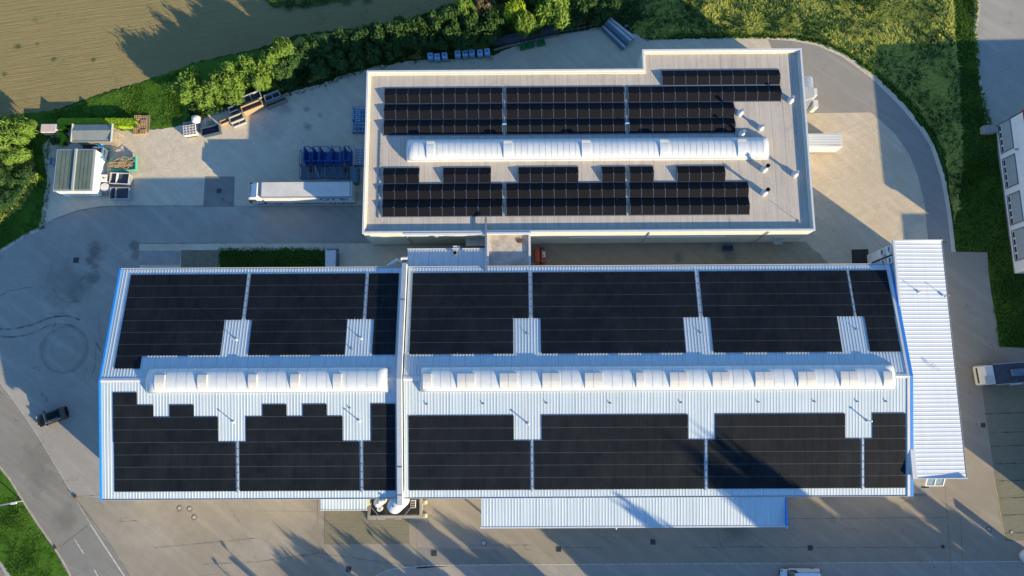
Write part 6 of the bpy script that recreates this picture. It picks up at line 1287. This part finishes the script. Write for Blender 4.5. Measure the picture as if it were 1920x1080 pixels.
# box hedges: clipped, dense
def box_hedge(u0, v0, u1, v1, h, lb, seed, cut=.3):
    x0, y1 = P(u0, v0, h); x1, y0 = P(u1, v1, h); cx, cy, w, d = (x0+x1)/2, (y0+y1)/2, x1-x0, y1-y0; rg_ = random.Random(seed)
    t = thing('clipped_hedge', lb, 'hedge', (cx, cy, 0), 0, 'clipped garden hedges'); v_, f_ = [], []
    for _ in range(int(420*(w*d+(w+d)*h))):
        s_ = rg_.random()
        if s_ < .5: c = Vector((rg_.uniform(-w/2, w/2), rg_.uniform(-d/2, d/2), h+rg_.uniform(-.12, .04))); n_ = Vector((0, 0, 1))
        else:
            a_ = rg_.uniform(0, 2*PI); n_ = Vector((math.cos(a_), math.sin(a_), 0)); q_ = max(abs(n_.x)/(w/2), abs(n_.y)/(d/2)); c = n_/q_; c.z = rg_.uniform(0.05, h)
        if abs(c.x) > w/2-cut and abs(c.y) > d/2-cut and (abs(c.x)-w/2+cut)+(abs(c.y)-d/2+cut) > cut*.9: continue
        n_ = (n_+Vector((rg_.uniform(-.7, .7), rg_.uniform(-.7, .7), rg_.uniform(-.3, .7)))).normalized(); u_ = n_.orthogonal().normalized(); w_ = n_.cross(u_); k = len(v_); s_ = rg_.uniform(.06, .12)
        v_ += [tuple(c-u_*s_), tuple(c-w_*s_), tuple(c+u_*s_), tuple(c+w_*s_)]; f_.append((k, k+1, k+2, k+3))
    me = bpy.data.meshes.new('foliage'); me.from_pydata(v_, [], f_); me.materials.append(M['hedge']); o = bpy.data.objects.new('foliage', me); COL.objects.link(o); o.parent = t
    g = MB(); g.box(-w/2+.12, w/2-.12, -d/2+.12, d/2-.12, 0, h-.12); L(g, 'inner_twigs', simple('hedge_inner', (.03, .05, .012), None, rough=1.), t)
box_hedge(108, 222, 194, 233, 1.2, 'long shaded part of the clipped hedge north of the shed', 1); box_hedge(192, 222, 253, 236, 1.3, 'bright lime clipped hedge north east of the shed', 2, .5)
box_hedge(108, 233, 122, 245, 1.1, 'small clipped bush at the hedge corner', 3, .4); box_hedge(105, 249, 121, 270, 1.1, 'clipped rounded hedge piece left of the shed', 4, .5)

# grass tufts: uncountable
def inpoly(x, y, pl):
    c = False; j = len(pl)-1
    for i in range(len(pl)):
        if (pl[i][1] > y) != (pl[j][1] > y) and x < (pl[j][0]-pl[i][0])*(y-pl[i][1])/(pl[j][1]-pl[i][1])+pl[i][0]: c = not c
        j = i
    return c
def tufts(name, pts, n, h, w, mat, seed, dens=None, blades=4, lean=.6):
    pl = [P(*p) for p in pts]; xs = [p[0] for p in pl]; ys = [p[1] for p in pl]; rg_ = random.Random(seed); v, f = [], []; made = 0; tries = 0
    from mathutils import noise as NZ
    while made < n and tries < n*12:
        tries += 1; x, y = rg_.uniform(min(xs), max(xs)), rg_.uniform(min(ys), max(ys))
        if not inpoly(x, y, pl): continue
        q = NZ.noise(Vector((x*.22, y*.22, seed)))+.6*NZ.noise(Vector((x*.7, y*.7, 3.)))
        if dens and rg_.random() > .5+q*dens: continue
        hh = h*(1+q*.7)*rg_.uniform(.6, 1.3); la = 2*PI*NZ.noise(Vector((x*.15, y*.15, 9.)))
        for b in range(blades):
            a_ = rg_.uniform(0, 2*PI); dx, dy = math.cos(a_), math.sin(a_); ox, oy = rg_.uniform(-.2, .2), rg_.uniform(-.2, .2)
            le = lean*hh*rg_.uniform(.4, 1.4); tx, ty = x+ox+dx*le*.6+math.cos(la)*le*.7, y+oy+dy*le*.6+math.sin(la)*le*.7; ww = w*rg_.uniform(.6, 1.4); k = len(v)
            v += [(x+ox-dy*ww, y+oy+dx*ww, .01), (x+ox+dy*ww, y+oy-dx*ww, .01), ((x+ox+tx)/2+dy*ww*.9, (y+oy+ty)/2-dx*ww*.9, hh*.7), ((x+ox+tx)/2-dy*ww*.9, (y+oy+ty)/2+dx*ww*.9, hh*.7), (tx, ty, hh)]
            f += [(k, k+1, k+2, k+3), (k+3, k+2, k+4)]
        made += 1
    me = bpy.data.meshes.new(name); me.from_pydata(v, [], f); me.materials.append(mat); o = bpy.data.objects.new(name, me); COL.objects.link(o); o['kind'] = 'stuff'; return o
MEAD = [(1060, -40), (1790, -40), (1786, 10), (1796, 200), (1800, 320), (1788, 400), (1772, 285), (1750, 236), (1702, 176), (1642, 128), (1582, 88), (1530, 68), (1480, 62), (1400, 62), (1300, 62), (1215, 70), (1175, 42), (1110, 30), (1060, 10)]
tufts('meadow_grass', MEAD, 21000, .30, .055, M['blade'], 4, .7, 4, 1.5)
tufts('meadow_weeds', MEAD, 2200, .45, .10, M['leafB'], 5, .9, 5, 1.)
tufts('verge_grass', [(1786, -40), (1838, -40), (1830, 60), (1836, 140), (1850, 200), (1864, 250), (1898, 515), (1925, 520), (1925, 640), (1872, 650), (1857, 540), (1850, 470), (1792, 470), (1788, 420), (1804, 330), (1800, 200)], 7000, .22, .05, M['bladeg'], 6, .6)
tufts('verge_grass', [(1210, 60), (1300, 60), (1400, 62), (1480, 62), (1530, 70), (1582, 92), (1642, 132), (1700, 180), (1748, 240), (1772, 292), (1766, 292), (1742, 248), (1694, 190), (1640, 142), (1580, 101), (1530, 80), (1480, 72), (1300, 72), (1212, 74)], 1500, .25, .05, M['bladeg'], 7)
tufts('hedge_undergrowth', [(470, 195), (330, 235), (330, 200), (400, 160), (560, 90), (760, 40), (930, -20), (1200, -20), (1200, 60), (1110, 48), (1000, 68), (930, 92), (790, 108), (700, 120), (600, 153)], 6000, .5, .09, M['leafB'], 8, 1.)
tufts('lawn_grass', [(-20, 222), (110, 208), (265, 157), (345, 130), (340, 232), (250, 245), (100, 240), (88, 330), (74, 428), (0, 470), (-20, 480)], 7000, .13, .05, M['bladeg'], 9, .5)
tufts('rough_grass', [(-20, 290), (60, 285), (72, 340), (40, 390), (0, 420), (-20, 420)], 1500, .5, .07, M['blade'], 10, .8)
tufts('roadside_grass', [(-5, 880), (23, 912), (56, 966), (100, 1030), (131, 1086), (30, 1086), (0, 1046), (-8, 1040)], 3600, .16, .05, M['bladeg'], 11, .5)
tufts('edge_weeds', [(330, 232), (400, 204), (530, 176), (650, 140), (700, 124), (790, 111), (925, 104), (930, 112), (790, 118), (700, 132), (600, 165), (530, 184), (470, 192), (350, 240)], 700, .2, .06, M['leafB'], 12, 1.2)
tufts('edge_weeds', [(90, 330), (96, 330), (84, 430), (72, 432)], 120, .15, .05, M['bladeg'], 13)
tufts('edge_weeds', [(410, 466), (610, 465), (610, 500), (410, 500)], 1400, .22, .05, M['bladeg'], 14)
tufts('field_weeds', [(500, 0), (660, -8), (690, -4), (560, 16), (510, 14)], 260, .3, .07, M['bladeg'], 15)

# trees beyond the lower edge of the picture: their shadows reach the yard and the canopy
for nm, mt in (('street', 'leafA'),): CR[nm] = [leaf_mesh('crown', lobes_for(90+i, 8, .55, .5, .5), 3000, .20, M[mt], i*5+60, spiky=.25) for i in range(3)]
ST = ((525, 1040, 0, -36, 1.9), (556, 1016, 0, -37, 2.0), (640, 1030, 0, -38, 2.0), (650, 1010, 0, -36, 1.8), (725, 1010, 0, -39, 2.2), (790, 985, 0, -41, 2.4), (845, 985, 0, -42, 2.2), (900, 1010, 0, -39, 2.2), (880, 1060, 0, -36, 2.2),
      (1195, 962, 7, -46, 2.2), (1310, 862, 8.2, -48, 2.6), (1385, 860, 8.2, -49, 3.2), (1420, 885, 8., -47, 3.2), (1470, 920, 7.6, -48, 3.4), (1520, 965, 7, -45, 3.4), (760, 1060, 0, -33, 2.))
rs = random.Random(21)
for k in range(14):
    x = 36+k*4.25+rs.uniform(-.7, .7)
    plant('street', x, -41+rs.uniform(-1.5, 1.5), 3.3, rs.uniform(12.5, 15.5), 'street tree beyond the bottom edge of the picture', 'street trees beyond the bottom edge', 'street_tree', zs=.93)
for i, (u, v, zt, by, r) in enumerate(ST):
    x, y = P(u, v, zt); s_ = (by-y)/SY; hh = zt+s_*TAN
    plant('street', x+SX*s_, by, r, hh, 'street tree beyond the bottom edge of the picture', 'street trees beyond the bottom edge', 'street_tree', zs=.93)
